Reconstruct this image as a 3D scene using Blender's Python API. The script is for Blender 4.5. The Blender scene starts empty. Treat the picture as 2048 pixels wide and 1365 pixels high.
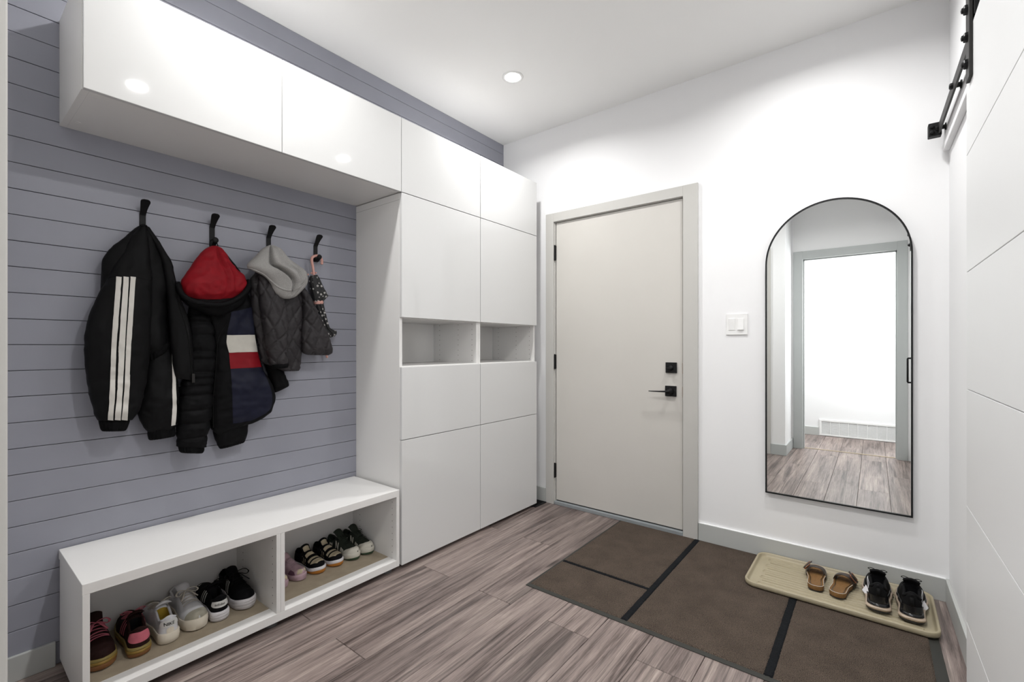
import bpy, bmesh, math, random
from mathutils import Vector, Matrix, noise as mnoise
random.seed(7)
PI = math.pi
sc = bpy.context.scene
COL = sc.collection

# ------------------------------------------------------------------ camera, world, lights, exposure
F, CX, HY, CAMZ = 920.6, 1024.0, 694.0, 1.14          # focal length in pixels of the 2048 wide frame, horizon row
TH = math.atan2(725.0, F)
SN, CS = math.sin(TH), math.cos(TH)
cd = bpy.data.cameras.new('camera'); cam = bpy.data.objects.new('camera', cd); COL.objects.link(cam)
cam.location = (0, 0, CAMZ); cam.rotation_euler = (PI / 2, 0, TH)
cd.sensor_width = 36; cd.lens = F / 2048 * 36; cd.shift_y = (HY - 682.5) / 2048
cd.clip_start = 0.01; sc.camera = cam
w = bpy.data.worlds.new('world'); sc.world = w; w.use_nodes = True
w.node_tree.nodes['Background'].inputs[0].default_value = (0.9, 0.95, 1, 1)
w.node_tree.nodes['Background'].inputs[1].default_value = 0.3
sc.view_settings.view_transform = 'Standard'; sc.view_settings.look = 'None'
sc.view_settings.gamma = 1; sc.view_settings.use_curve_mapping = False
sc.view_settings.exposure = 0.09
LAMP_W = (11.6, 11.0, 14.4, 12.4)
LAMP_SPREAD = 156
HALL_W = 22.0
FILL_W = 48.0
LAMP_COL = (1.0, 0.995, 0.985)
ZC = 2.735                                             # ceiling height
LAMPS = [(-1.68, 2.14), (-0.28, 2.17), (-0.27, 0.79), (-1.68, 0.79)]

# ------------------------------------------------------------------ helpers
def ray(x, y):
    t = (x - CX) / F
    return (-SN + CS * t, CS + SN * t, (HY - y) / F)
def at(x, y, X=None, Y=None, Z=None):
    """the point of the plane X=, Y= or Z= that a pixel of the photograph shows"""
    r = ray(x, y)
    k = X / r[0] if X is not None else Y / r[1] if Y is not None else (Z - CAMZ) / r[2]
    return Vector((k * r[0], k * r[1], CAMZ + k * r[2]))
def origin(o):
    v = Vector((0, 0, 0))
    while o is not None: v += o.location; o = o.parent
    return v
def tag(o, label=None, cat=None, group=None, kind=None):
    if label: o['label'] = label
    if cat: o['category'] = cat
    if group: o['group'] = group
    if kind: o['kind'] = kind
    return o
def empty(name, loc=(0, 0, 0), parent=None, **k):
    o = bpy.data.objects.new(name, None); COL.objects.link(o); o.location = loc
    o.empty_display_size = 0.05
    if parent: o.parent = parent
    return tag(o, **k)
def catmull(pts, n):
    """a smooth curve of n points through the tuples pts"""
    m = len(pts); out = []
    for i in range(n):
        t = i / (n - 1) * (m - 1); k = min(int(t), m - 2); u = t - k
        p0, p1, p2, p3 = pts[max(k - 1, 0)], pts[k], pts[k + 1], pts[min(k + 2, m - 1)]
        out.append(tuple(0.5 * (2 * b + (c - a) * u + (2 * a - 5 * b + 4 * c - d) * u * u + (3 * b - a - 3 * c + d) * u ** 3)
                         for a, b, c, d in zip(p0, p1, p2, p3)))
    return out
class MB:
    def __init__(s): s.v = []; s.f = []; s.m = []
    def add(s, vs, fs, m=0):
        b = len(s.v); s.v += [tuple(p) for p in vs]; s.f += [tuple(b + i for i in q) for q in fs]; s.m += [m] * len(fs); return s
    def box(s, x0, x1, y0, y1, z0, z1, m=0):
        return s.add([(x0, y0, z0), (x1, y0, z0), (x1, y1, z0), (x0, y1, z0), (x0, y0, z1), (x1, y0, z1), (x1, y1, z1), (x0, y1, z1)],
                     [(0, 3, 2, 1), (4, 5, 6, 7), (0, 1, 5, 4), (1, 2, 6, 5), (2, 3, 7, 6), (3, 0, 4, 7)], m)
    def loft(s, rings, closed=True, caps=True, m=0, loop=False):
        n = len(rings[0]); vs = [p for r in rings for p in r]; fs = []
        R = len(rings)
        for i in range(R if loop else R - 1):
            a, b = i * n, ((i + 1) % R) * n
            for j in range(n if closed else n - 1):
                k = (j + 1) % n
                fs.append((a + j, a + k, b + k, b + j))
        if caps and not loop and closed:
            fs.append(tuple(range(n - 1, -1, -1))); fs.append(tuple((R - 1) * n + j for j in range(n)))
        return s.add(vs, fs, m)
    def tube(s, path, r, seg=8, m=0, loop=False, flat=1.0, up=None, caps=True):
        """sweep a circle (or a flattened one) along path; r a number or a list"""
        P = [Vector(p) for p in path]; n = len(P); rings = []
        nrm = Vector(up) if up else None
        for i, p in enumerate(P):
            t = (P[(i + 1) % n] - P[i - 1]) if loop else (P[min(i + 1, n - 1)] - P[max(i - 1, 0)])
            if t.length < 1e-9: t = Vector((0, 0, 1))
            t.normalize()
            if nrm is None: nrm = t.orthogonal()
            u = nrm if up is None else Vector(up)
            u = u - t * u.dot(t)
            if u.length < 1e-6: u = t.orthogonal()
            u.normalize(); nrm = u
            v = t.cross(u)
            rr = r[i] if isinstance(r, (list, tuple)) else r
            rings.append([p + u * (math.sin(2 * PI * k / seg) * rr * flat) + v * (math.cos(2 * PI * k / seg) * rr) for k in range(seg)])
        return s.loft(rings, True, caps, m, loop)
    def lathe(s, prof, c=(0, 0, 0), axis='z', seg=32, m=0, caps=True):
        rings = []
        for r, h in prof:
            ring = []
            for k in range(seg):
                a = 2 * PI * k / seg; x, y = r * math.cos(a), r * math.sin(a)
                p = (x, y, h) if axis == 'z' else (h, x, y) if axis == 'x' else (y, h, x)
                ring.append((p[0] + c[0], p[1] + c[1], p[2] + c[2]))
            rings.append(ring)
        return s.loft(rings, True, caps, m)
    def prism(s, poly, a, b, axis='z', m=0):
        """extrude a 2-D polygon; axis x: poly=(y,z), axis y: poly=(x,z), axis z: poly=(x,y)"""
        def P(p, h): return (h, p[0], p[1]) if axis == 'x' else (p[0], h, p[1]) if axis == 'y' else (p[0], p[1], h)
        n = len(poly)
        return s.add([P(p, a) for p in poly] + [P(p, b) for p in poly],
                     [tuple(range(n - 1, -1, -1)), tuple(range(n, 2 * n))] + [(i, (i + 1) % n, n + (i + 1) % n, n + i) for i in range(n)], m)
    def build(s, name, mat, parent=None, bevel=0, smooth=False, seg=2, sub=0, sharp=None, **k):
        me = bpy.data.meshes.new(name); me.from_pydata(s.v, [], s.f)
        for q in (mat if isinstance(mat, (list, tuple)) else [mat]): me.materials.append(q)
        for i, mi in enumerate(s.m):
            if mi: me.polygons[i].material_index = mi
        bm = bmesh.new(); bm.from_mesh(me)
        bmesh.ops.recalc_face_normals(bm, faces=bm.faces)
        if bevel:
            es = [e for e in bm.edges if len(e.link_faces) == 2 and e.calc_face_angle(0) > 0.6]
            bmesh.ops.bevel(bm, geom=es, offset=bevel, segments=seg, profile=0.5, affect='EDGES', clamp_overlap=True)
        bm.to_mesh(me); bm.free()
        if parent is not None:
            me.transform(Matrix.Translation(-origin(parent)))
        if smooth:
            me.shade_smooth()
            if sharp: me.set_sharp_from_angle(angle=sharp)
        o = bpy.data.objects.new(name, me); COL.objects.link(o)
        if parent is not None: o.parent = parent
        if sub:
            md = o.modifiers.new('sub', 'SUBSURF'); md.levels = sub; md.render_levels = sub
        return tag(o, **k)
def boxo(name, b, mat, parent=None, bevel=0, **k): return MB().box(*b).build(name, mat, parent, bevel, **k)
def dup(root, loc=None, rz=None, label=None, group=None):
    """a copy of a thing with copies of its parts and sub-parts; meshes are shared"""
    def rec(o, par):
        c = o.copy(); COL.objects.link(c)
        if par: c.parent = par
        for ch in list(o.children): rec(ch, c)
        return c
    r = rec(root, None)
    if loc is not None: r.location = loc
    if rz is not None: r.rotation_euler = (0, 0, rz)
    if label: r['label'] = label
    if group: r['group'] = group
    return r

# ------------------------------------------------------------------ materials
def new_mat(name):
    m = bpy.data.materials.new(name); m.use_nodes = True
    return m, m.node_tree.nodes, m.node_tree.links, m.node_tree.nodes['Principled BSDF']
def mat(name, col, rough=0.5, metal=0, bump=0, bscale=300, var=0.04, vscale=8, coat=0, spec=0.5, sheen=0, detail=4):
    m, N, L, b = new_mat(name)
    tc = N.new('ShaderNodeTexCoord')
    n = N.new('ShaderNodeTexNoise'); n.inputs['Scale'].default_value = vscale; n.inputs['Detail'].default_value = detail
    L.new(tc.outputs['Object'], n.inputs['Vector'])
    r = N.new('ShaderNodeMapRange'); r.inputs[1].default_value = 0.3; r.inputs[2].default_value = 0.7
    r.inputs[3].default_value = 1 - var; r.inputs[4].default_value = 1 + var
    L.new(n.outputs['Fac'], r.inputs[0])
    mx = N.new('ShaderNodeVectorMath'); mx.operation = 'SCALE'; mx.inputs[0].default_value = col
    L.new(r.outputs[0], mx.inputs['Scale']); L.new(mx.outputs[0], b.inputs['Base Color'])
    b.inputs['Roughness'].default_value = rough; b.inputs['Metallic'].default_value = metal
    b.inputs['Specular IOR Level'].default_value = spec
    if coat: b.inputs['Coat Weight'].default_value = coat; b.inputs['Coat Roughness'].default_value = 0.03
    if sheen: b.inputs['Sheen Weight'].default_value = sheen; b.inputs['Sheen Roughness'].default_value = 0.5
    if bump:
        n2 = N.new('ShaderNodeTexNoise'); n2.inputs['Scale'].default_value = bscale; n2.inputs['Detail'].default_value = 3
        L.new(tc.outputs['Object'], n2.inputs['Vector'])
        bp = N.new('ShaderNodeBump'); bp.inputs['Strength'].default_value = bump; bp.inputs['Distance'].default_value = 0.002
        L.new(n2.outputs['Fac'], bp.inputs['Height']); L.new(bp.outputs[0], b.inputs['Normal'])
    return m
def emis(name, col, s):
    m, N, L, b = new_mat(name)
    b.inputs['Base Color'].default_value = (0.8, 0.8, 0.8, 1)
    b.inputs['Emission Color'].default_value = (*col, 1); b.inputs['Emission Strength'].default_value = s
    return m
def srgb(r, g, b):
    f = lambda c: ((c / 255 + 0.055) / 1.055) ** 2.4 if c > 10 else c / 255 / 12.92
    return (f(r), f(g), f(b))

def wood_mat():
    m, N, L, b = new_mat('mauve_brown_laminate')
    tc = N.new('ShaderNodeTexCoord'); oi = N.new('ShaderNodeObjectInfo')
    cmb = N.new('ShaderNodeCombineXYZ')
    mu = N.new('ShaderNodeMath'); mu.operation = 'MULTIPLY'; mu.inputs[1].default_value = 37.0
    L.new(oi.outputs['Random'], mu.inputs[0]); L.new(mu.outputs[0], cmb.inputs[0]); L.new(mu.outputs[0], cmb.inputs[2])
    ad = N.new('ShaderNodeVectorMath'); ad.operation = 'ADD'
    L.new(tc.outputs['Object'], ad.inputs[0]); L.new(cmb.outputs[0], ad.inputs[1])
    def noi(sx, sy, det, dist, rough=0.55):
        mp = N.new('ShaderNodeVectorMath'); mp.operation = 'MULTIPLY'; mp.inputs[1].default_value = (sx, sy, 1)
        L.new(ad.outputs[0], mp.inputs[0])
        n = N.new('ShaderNodeTexNoise'); n.inputs['Scale'].default_value = 1; n.inputs['Detail'].default_value = det
        n.inputs['Distortion'].default_value = dist; n.inputs['Roughness'].default_value = rough
        L.new(mp.outputs[0], n.inputs['Vector']); return n.outputs['Fac']
    broad = noi(15, 0.9, 3, 1.5); mid = noi(64, 1.8, 6, 0.9, 0.74); fine = noi(400, 8, 4, 0.3, 0.78); tone = noi(3, 1.1, 2, 0); streak = noi(30, 0.7, 4, 1.4, 0.6)
    def mathn(op, a, bb):
        q = N.new('ShaderNodeMath'); q.operation = op
        for i, x in enumerate((a, bb)):
            if isinstance(x, (int, float)): q.inputs[i].default_value = x
            else: L.new(x, q.inputs[i])
        return q.outputs[0]
    s = mathn('ADD', mathn('MULTIPLY', broad, 0.36), mathn('ADD', mathn('MULTIPLY', mid, 0.36), mathn('MULTIPLY', fine, 0.28)))
    rp = N.new('ShaderNodeValToRGB'); e = rp.color_ramp.elements
    e[0].position = 0.40; e[0].color = (*srgb(78, 66, 62), 1)
    e[1].position = 0.60; e[1].color = (*srgb(184, 169, 160), 1)
    x = e.new(0.445); x.color = (*srgb(113, 99, 94), 1)
    x = e.new(0.49); x.color = (*srgb(142, 127, 122), 1)
    x = e.new(0.55); x.color = (*srgb(162, 146, 139), 1)
    L.new(s, rp.inputs[0])
    # cathedral figure and knots in places
    mp = N.new('ShaderNodeVectorMath'); mp.operation = 'MULTIPLY'; mp.inputs[1].default_value = (5.2, 1.5, 1)
    L.new(ad.outputs[0], mp.inputs[0])
    vo = N.new('ShaderNodeTexVoronoi'); vo.inputs['Scale'].default_value = 1.0; L.new(mp.outputs[0], vo.inputs['Vector'])
    wob = mathn('ADD', vo.outputs['Distance'], mathn('MULTIPLY', broad, 0.35))
    rings = mathn('SINE', mathn('MULTIPLY', wob, 70.0), 0)
    rgn = N.new('ShaderNodeMapRange'); rgn.inputs[1].default_value = 0.45; rgn.inputs[2].default_value = 0.12; rgn.inputs[3].default_value = 0; rgn.inputs[4].default_value = 0.13
    L.new(vo.outputs['Distance'], rgn.inputs[0])
    kn = N.new('ShaderNodeMapRange'); kn.inputs[1].default_value = 0.10; kn.inputs[2].default_value = 0.02; kn.inputs[3].default_value = 0; kn.inputs[4].default_value = 0.55
    L.new(vo.outputs['Distance'], kn.inputs[0])
    fac = mathn('SUBTRACT', mathn('SUBTRACT', 1.0, mathn('MULTIPLY', mathn('MAXIMUM', rings, 0.0), rgn.outputs[0])), kn.outputs[0])
    tn = N.new('ShaderNodeMapRange'); tn.inputs[1].default_value = 0.3; tn.inputs[2].default_value = 0.7; tn.inputs[3].default_value = 0.86; tn.inputs[4].default_value = 1.12
    L.new(tone, tn.inputs[0])
    pr = N.new('ShaderNodeMapRange'); pr.inputs[3].default_value = 0.64; pr.inputs[4].default_value = 0.82; L.new(oi.outputs['Random'], pr.inputs[0])
    sk = N.new('ShaderNodeMapRange'); sk.inputs[1].default_value = 0.64; sk.inputs[2].default_value = 0.56; sk.inputs[3].default_value = 0.62; sk.inputs[4].default_value = 1.0
    L.new(streak, sk.inputs[0]); fac = mathn('MULTIPLY', fac, sk.outputs[0])
    for nz, lo, hi, dk in ((noi(150, 1.5, 3, 0.8, 0.6), 0.63, 0.57, 0.70), (noi(75, 2.6, 5, 2.2, 0.7), 0.62, 0.58, 0.80), (noi(110, 5.0, 3, 1.0, 0.6), 0.34, 0.41, 1.12)):
        s2 = N.new('ShaderNodeMapRange'); s2.inputs[1].default_value = lo; s2.inputs[2].default_value = hi; s2.inputs[3].default_value = dk; s2.inputs[4].default_value = 1.0
        L.new(nz, s2.inputs[0]); fac = mathn('MULTIPLY', fac, s2.outputs[0])
    fac = mathn('MULTIPLY', fac, mathn('MULTIPLY', tn.outputs[0], pr.outputs[0]))
    sc_ = N.new('ShaderNodeVectorMath'); sc_.operation = 'SCALE'; L.new(rp.outputs[0], sc_.inputs[0]); L.new(fac, sc_.inputs['Scale'])
    L.new(sc_.outputs[0], b.inputs['Base Color'])
    b.inputs['Roughness'].default_value = 0.38
    bp = N.new('ShaderNodeBump'); bp.inputs['Strength'].default_value = 0.25; bp.inputs['Distance'].default_value = 0.001
    L.new(s, bp.inputs['Height']); L.new(bp.outputs[0], b.inputs['Normal'])
    return m
def carpet_mat(name, c1, c2, scale=430):
    m, N, L, b = new_mat(name)
    tc = N.new('ShaderNodeTexCoord')
    n = N.new('ShaderNodeTexNoise'); n.inputs['Scale'].default_value = scale; n.inputs['Detail'].default_value = 2; n.inputs['Roughness'].default_value = 0.7
    n2 = N.new('ShaderNodeTexNoise'); n2.inputs['Scale'].default_value = 9; n2.inputs['Detail'].default_value = 3
    L.new(tc.outputs['Object'], n.inputs['Vector']); L.new(tc.outputs['Object'], n2.inputs['Vector'])
    rp = N.new('ShaderNodeValToRGB'); e = rp.color_ramp.elements
    e[0].position = 0.36; e[0].color = (*c1, 1); e[1].position = 0.60; e[1].color = (*c2, 1)
    L.new(n.outputs['Fac'], rp.inputs[0])
    r = N.new('ShaderNodeMapRange'); r.inputs[1].default_value = 0.3; r.inputs[2].default_value = 0.7; r.inputs[3].default_value = 0.85; r.inputs[4].default_value = 1.15
    L.new(n2.outputs['Fac'], r.inputs[0])
    s = N.new('ShaderNodeVectorMath'); s.operation = 'SCALE'; L.new(rp.outputs[0], s.inputs[0]); L.new(r.outputs[0], s.inputs['Scale'])
    L.new(s.outputs[0], b.inputs['Base Color']); b.inputs['Roughness'].default_value = 0.95; b.inputs['Specular IOR Level'].default_value = 0.15
    bp = N.new('ShaderNodeBump'); bp.inputs['Strength'].default_value = 0.8; bp.inputs['Distance'].default_value = 0.004
    L.new(n.outputs['Fac'], bp.inputs['Height']); L.new(bp.outputs[0], b.inputs['Normal'])
    return m
def heather_mat(name, c1, c2, scale=160):
    m = carpet_mat(name, c1, c2, scale)
    m.node_tree.nodes['Bump'].inputs['Strength'].default_value = 0.25
    return m

M = dict(
    wall=mat('white_wall_paint', (0.83, 0.83, 0.835), 0.55, bump=0.05, bscale=500, var=0.006, vscale=3),
    ceil=mat('white_ceiling_paint', (0.88, 0.88, 0.87), 0.8, bump=0.05, bscale=300, var=0.006, vscale=3),
    ship=mat('slate_blue_paint', (0.280, 0.286, 0.332), 0.42, bump=0.06, bscale=120, var=0.03, vscale=6),
    trim=mat('greige_trim_paint', (0.50, 0.49, 0.465), 0.4, bump=0.03, bscale=300, var=0.01, vscale=4),
    trimg=mat('pale_grey_trim_paint', (0.46, 0.47, 0.455), 0.4, bump=0.03, bscale=300, var=0.01, vscale=4),
    trim_shade=mat('shade_toned_trim_paint', (0.44, 0.46, 0.455), 0.4, bump=0.03, bscale=300, var=0.01, vscale=4),  # same trim paint; its dimmer, cooler look in the mirror is put into the colour
    doorp=mat('greige_door_paint', (0.56, 0.54, 0.505), 0.42, bump=0.03, bscale=300, var=0.01, vscale=4),
    gloss=mat('white_gloss_front', (0.645, 0.645, 0.64), 0.035, var=0.003, vscale=2, spec=0.5),
    carc=mat('white_melamine', (0.74, 0.73, 0.715), 0.35, bump=0.03, bscale=200, var=0.01, vscale=5),
    barn=mat('white_barn_door_paint', (0.73, 0.735, 0.735), 0.45, bump=0.03, bscale=400, var=0.008, vscale=3),
    black=mat('matt_black_metal', (0.008, 0.008, 0.0085), 0.5, var=0.1, spec=0.2),
    dgrey=mat('dark_grey_metal', (0.022, 0.021, 0.020), 0.5, var=0.1, spec=0.22),
    blackp=mat('black_plastic', (0.02, 0.02, 0.02), 0.5, var=0.1),
    glide=mat('grey_plastic_glide', (0.10, 0.10, 0.10), 0.5, var=0.1),
    thresh=mat('grey_vinyl_sill', (0.25, 0.27, 0.28), 0.4, var=0.03),
    plast=mat('white_plastic', (0.83, 0.83, 0.82), 0.3, var=0.01),
    liner=mat('tan_cardboard_liner', (0.33, 0.275, 0.20), 0.8, bump=0.3, bscale=60, var=0.10, vscale=22),
    tan=mat('tan_plastic', (0.36, 0.312, 0.212), 0.45, bump=0.04, bscale=500, var=0.03),
    rubber=mat('black_rubber_edge', (0.022, 0.022, 0.018), 0.7, bump=0.2, bscale=300, var=0.1),
    wood=wood_mat(),
    carpet=carpet_mat('brown_ribbed_pile', srgb(32, 27, 23), srgb(100, 88, 78)),
    cstripe=carpet_mat('black_pile', srgb(8, 9, 11), srgb(30, 32, 35)),
    dark=mat('dark_gap', (0.02, 0.02, 0.02), 0.9, var=0.0),
    hole=mat('peg_hole_shadow', (0.16, 0.15, 0.14), 0.8, var=0.0),
    steel=mat('brushed_strike_plate', (0.40, 0.33, 0.28), 0.35, metal=0.8),
)
mm, N_, L_, b_ = new_mat('silvered_glass')
b_.inputs['Base Color'].default_value = (0.90, 0.92, 0.91, 1); b_.inputs['Metallic'].default_value = 1; b_.inputs['Roughness'].default_value = 0.0
M['mirror'] = mm
M['lens'] = emis('lit_lamp_lens', LAMP_COL, 12.0)
# ------------------------------------------------------------------ the room shell
XL, YB = -2.305, 2.82              # shiplap face, back wall face
RW = 0.0132                        # the right wall leans out a little towards the camera
def xr(y): return 0.262 + RW * (YB - y)
YD = -0.45                         # wall with the open doorway behind the camera
YH = -1.50                         # far wall of the hall beyond
YK = 0.042                         # face of the closet wall left of the camera
XK = -0.735
def struct(o): o['kind'] = 'structure'; return o

# floor of separate planks
floor = struct(boxo('floor', (-2.6, 0.6, -1.7, 2.95, -0.06, -0.0105), M['dark']))
PITCH, PL, G = 0.1938, 1.22, 0.0009
bounds = [-2.04 + PITCH * k for k in range(-2, 13)]
cache = {}
for ci in range(len(bounds) - 1):
    x0, x1 = bounds[ci], bounds[ci + 1]
    first = 1.597 if (ci % 2) else 0.987
    e = first - 3 * PL
    while e < 2.84:
        y0, y1 = max(e, -1.56), min(e + PL, 2.84)
        xa, xb = max(x0, -2.32), min(x1, 0.40)
        if y1 - y0 > 0.02 and xb - xa > 0.01:
            key = (round(xb - xa, 3), round(y1 - y0, 3))
            cx, cy = (xa + xb) / 2, (y0 + y1) / 2
            if key not in cache:
                hx, hy = (xb - xa) / 2 - G, (y1 - y0) / 2 - G
                o = boxo('plank', (-hx, hx, -hy, hy, -0.0100, 0), M['wood'], None, 0.0011, seg=1)
                cache[key] = o.data
            else:
                o = bpy.data.objects.new('plank', cache[key]); COL.objects.link(o)
            o.parent = floor; o.location = (cx, cy, 0)
        e += PL

struct(boxo('ceiling', (-2.6, 0.7, -1.7, 2.95, ZC, ZC + 0.08), M['ceil']))
# left wall: a backing with one object per shiplap board
wl = struct(boxo('wall_left', (XL - 0.12, XL - 0.008, YK - 0.1, YB + 0.1, 0, ZC), M['dark']))
z = 1.147 - 0.089 * 13
k = 0
while z < ZC - 0.001:
    z0, z1 = max(z, 0), min(z + 0.089, ZC)
    if z1 - z0 > 0.004:
        wob = 0.0004 * math.sin(k * 2.7)
        boxo('slat', (XL - 0.010, XL + wob, YK - 0.05, YB, z0 + 0.0009, z1 - 0.0009), M['ship'], wl, 0.0016, seg=2)
    z += 0.089; k += 1
# back wall with the entrance door's opening
DX0, DX1, DZ = -1.822, -0.905, 2.044          # door opening
wb = MB()
wb.box(XL - 0.1, DX0 - 0.02, YB, YB + 0.12, 0, ZC); wb.box(DX1 + 0.02, 0.45, YB, YB + 0.12, 0, ZC); wb.box(DX0 - 0.02, DX1 + 0.02, YB, YB + 0.12, DZ + 0.02, ZC)
struct(wb.build('wall_back', M['wall']))
# right wall
def rprism(mb, x0, x1, y0, y1, z0, z1):
    """a box whose x is measured from the leaning right wall's face"""
    a, b_ = xr(y0), xr(y1)
    return mb.add([(a + x0, y0, z0), (a + x1, y0, z0), (b_ + x1, y1, z0), (b_ + x0, y1, z0), (a + x0, y0, z1), (a + x1, y0, z1), (b_ + x1, y1, z1), (b_ + x0, y1, z1)],
                  [(0, 3, 2, 1), (4, 5, 6, 7), (0, 1, 5, 4), (1, 2, 6, 5), (2, 3, 7, 6), (3, 0, 4, 7)])
struct(rprism(MB(), 0, 0.12, YD - 0.1, YB, 0, ZC).build('wall_right', M['wall']))
# closet wall left of the camera, its return, and the doorway wall behind the camera
OX0, OX1, OZ = -0.630, 0.180, 2.118
wk = MB(); wk.box(XK - 0.12, XK, YD - 0.1, YK, 0, ZC)
struct(wk.build('wall_closet_return', M['wall'], bevel=0.003))
wc = MB(); wc.box(XL - 0.1, -1.78, YK - 0.10, YK, 0, ZC); wc.box(-1.78, -0.93, YK - 0.10, YK, 2.10, ZC); wc.box(-0.93, XK - 0.119, YK - 0.10, YK - 0.0001, 0, ZC)
struct(wc.build('wall_closet', M['wall']))
wf = MB(); wf.box(XK - 0.01, OX0 - 0.018, YD - 0.11, YD, 0, ZC); wf.box(OX1 + 0.018, 0.33, YD - 0.11, YD, 0, ZC); wf.box(OX0 - 0.018, OX1 + 0.018, YD - 0.11, YD, OZ + 0.018, ZC)
struct(wf.build('wall_front', M['wall']))
# hall beyond the doorway
hall = MB(); hall.box(-1.4, 1.0, YH - 0.1, YH, 0, ZC)
struct(hall.build('wall_hall', M['wall']))
struct(boxo('wall_hall_left', (-1.5, -1.4, YH - 0.1, YD - 0.1, 0, ZC), M['wall']))
struct(boxo('wall_hall_right', (0.62, 0.72, YH - 0.1, YD - 0.1, 0, ZC), M['wall']))

# baseboards
def board(name, *bs, m='trimg', right=False):
    mb = MB()
    for b in bs: mb.box(*b)
    return struct(mb.build(name, M[m], bevel=0.002))
board('baseboard_back', (-2.30, -1.895, YB - 0.013, YB, 0, 0.102), (-0.815, 0.262, YB - 0.013, YB, 0, 0.102))
struct(rprism(MB(), -0.013, 0, YD, YB - 0.013, 0, 0.102).build('baseboard_right', M['trimg'], bevel=0.002))
board('baseboard_left', (XL, XL + 0.013, YK, 0.283, 0, 0.087))
board('baseboard_closet', (-0.868, XK + 0.013, YK, YK + 0.013, 0, 0.11), (XK, XK + 0.013, YD, YK, 0, 0.11), m='trim_shade')
board('baseboard_hall', (-1.4, -0.565, YH, YH + 0.013, 0, 0.105), (0.24, 0.62, YH, YH + 0.013, 0, 0.105))
# white caulk line / paint edge on top of the boards
struct(boxo('trim_1', (-0.815, 0.25, YB - 0.0135, YB, 0.1015, 0.1045), M['wall']))
# doorway casing behind the camera
ca = struct(empty('trim_2', (OX0, YD, 0)))
for b in ((OX0 - 0.088, OX0, YD, YD + 0.016, 0, OZ + 0.086), (OX1, OX1 + 0.08, YD, YD + 0.016, 0, OZ + 0.086), (OX0, OX1, YD, YD + 0.015, OZ, OZ + 0.084)):
    boxo('casing', b, M['trim_shade'], ca, 0.002)
for b in ((OX0 - 0.018, OX0, YD - 0.11, YD + 0.001, 0, OZ), (OX1, OX1 + 0.018, YD - 0.11, YD + 0.001, 0, OZ), (OX0, OX1, YD - 0.11, YD + 0.001, OZ, OZ + 0.018)):
    boxo('jamb', b, M['trim_shade'], ca, 0.001)
for b in ((OX0, OX0 + 0.012, YD - 0.07, YD - 0.035, 0, OZ), (OX1 - 0.012, OX1, YD - 0.07, YD - 0.035, 0, OZ), (OX0, OX1, YD - 0.07, YD - 0.035, OZ - 0.012, OZ)):
    boxo('door_stop', b, M['trim_shade'], ca, 0.001)
boxo('transition_strip', (OX0 + 0.001, OX1 - 0.001, YD - 0.09, YD - 0.055, 0, 0.004), M['liner'], ca, 0.001)
# closet door left of the camera (seen only in the mirror)
c2 = struct(empty('door_3', (-1.35, YK, 0)))
for b in ((-0.962, -0.868, YK, YK + 0.0213, 0, 2.19), (-1.85, -1.773, YK, YK + 0.016, 0, 2.19), (-1.773, -0.962, YK, YK + 0.015, 2.105, 2.19)):
    boxo('casing', b, M['trim'], c2, 0.002)
boxo('slab', (-1.775, -0.935, YK - 0.06, YK - 0.02, 0.01, 2.098), M['doorp'], c2, 0.002)
kb = MB(); kb.lathe([(0.026, YK - 0.02), (0.026, YK - 0.012), (0.010, YK - 0.010), (0.010, YK + 0.02), (0.026, YK + 0.03), (0.026, YK + 0.045), (0.012, YK + 0.05)], (-1.70, 0, 0.93), 'y', 24)
kb.build('knob', M['black'], c2, smooth=True)

# ------------------------------------------------------------------ return-air grille in the hall
gr = tag(empty('return_air_grille', (-0.17, YH, 0.0)), 'white louvred return air grille low on the hall wall, seen in the mirror', 'vent')
gx0, gx1, gz0, gz1 = -0.556, 0.232, 0.006, 0.208
fr = MB(); t = 0.022
for b in ((gx0, gx1, YH, YH + 0.012, gz1 - t, gz1), (gx0, gx1, YH, YH + 0.012, gz0, gz0 + t), (gx0, gx0 + t, YH, YH + 0.012, gz0 + t, gz1 - t), (gx1 - t, gx1, YH, YH + 0.012, gz0 + t, gz1 - t)): fr.box(*b)
fr.build('frame', M['plast'], gr, bevel=0.001)
boxo('backing', (gx0 + 0.01, gx1 - 0.01, YH, YH + 0.001, gz0 + 0.01, gz1 - 0.01), M['hole'], gr)
nb = 8
for i in range(1, nb):
    x = gx0 + t + (gx1 - gx0 - 2 * t) * i / nb
    boxo('divider', (x - 0.003, x + 0.003, YH + 0.001, YH + 0.010, gz0 + t, gz1 - t), M['plast'], gr)
for i in range(17):
    z = gz0 + t + 0.004 + i * 0.0092
    MB().add([(gx0 + t, YH + 0.001, z + 0.006), (gx1 - t, YH + 0.001, z + 0.006), (gx1 - t, YH + 0.008, z), (gx0 + t, YH + 0.008, z),
              (gx0 + t, YH + 0.001, z + 0.007), (gx1 - t, YH + 0.001, z + 0.007), (gx1 - t, YH + 0.008, z + 0.001), (gx0 + t, YH + 0.008, z + 0.001)],
             [(0, 1, 2, 3), (4, 7, 6, 5), (3, 2, 6, 7), (0, 4, 5, 1), (0, 3, 7, 4), (1, 5, 6, 2)]).build('louver', M['plast'], gr)

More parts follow.
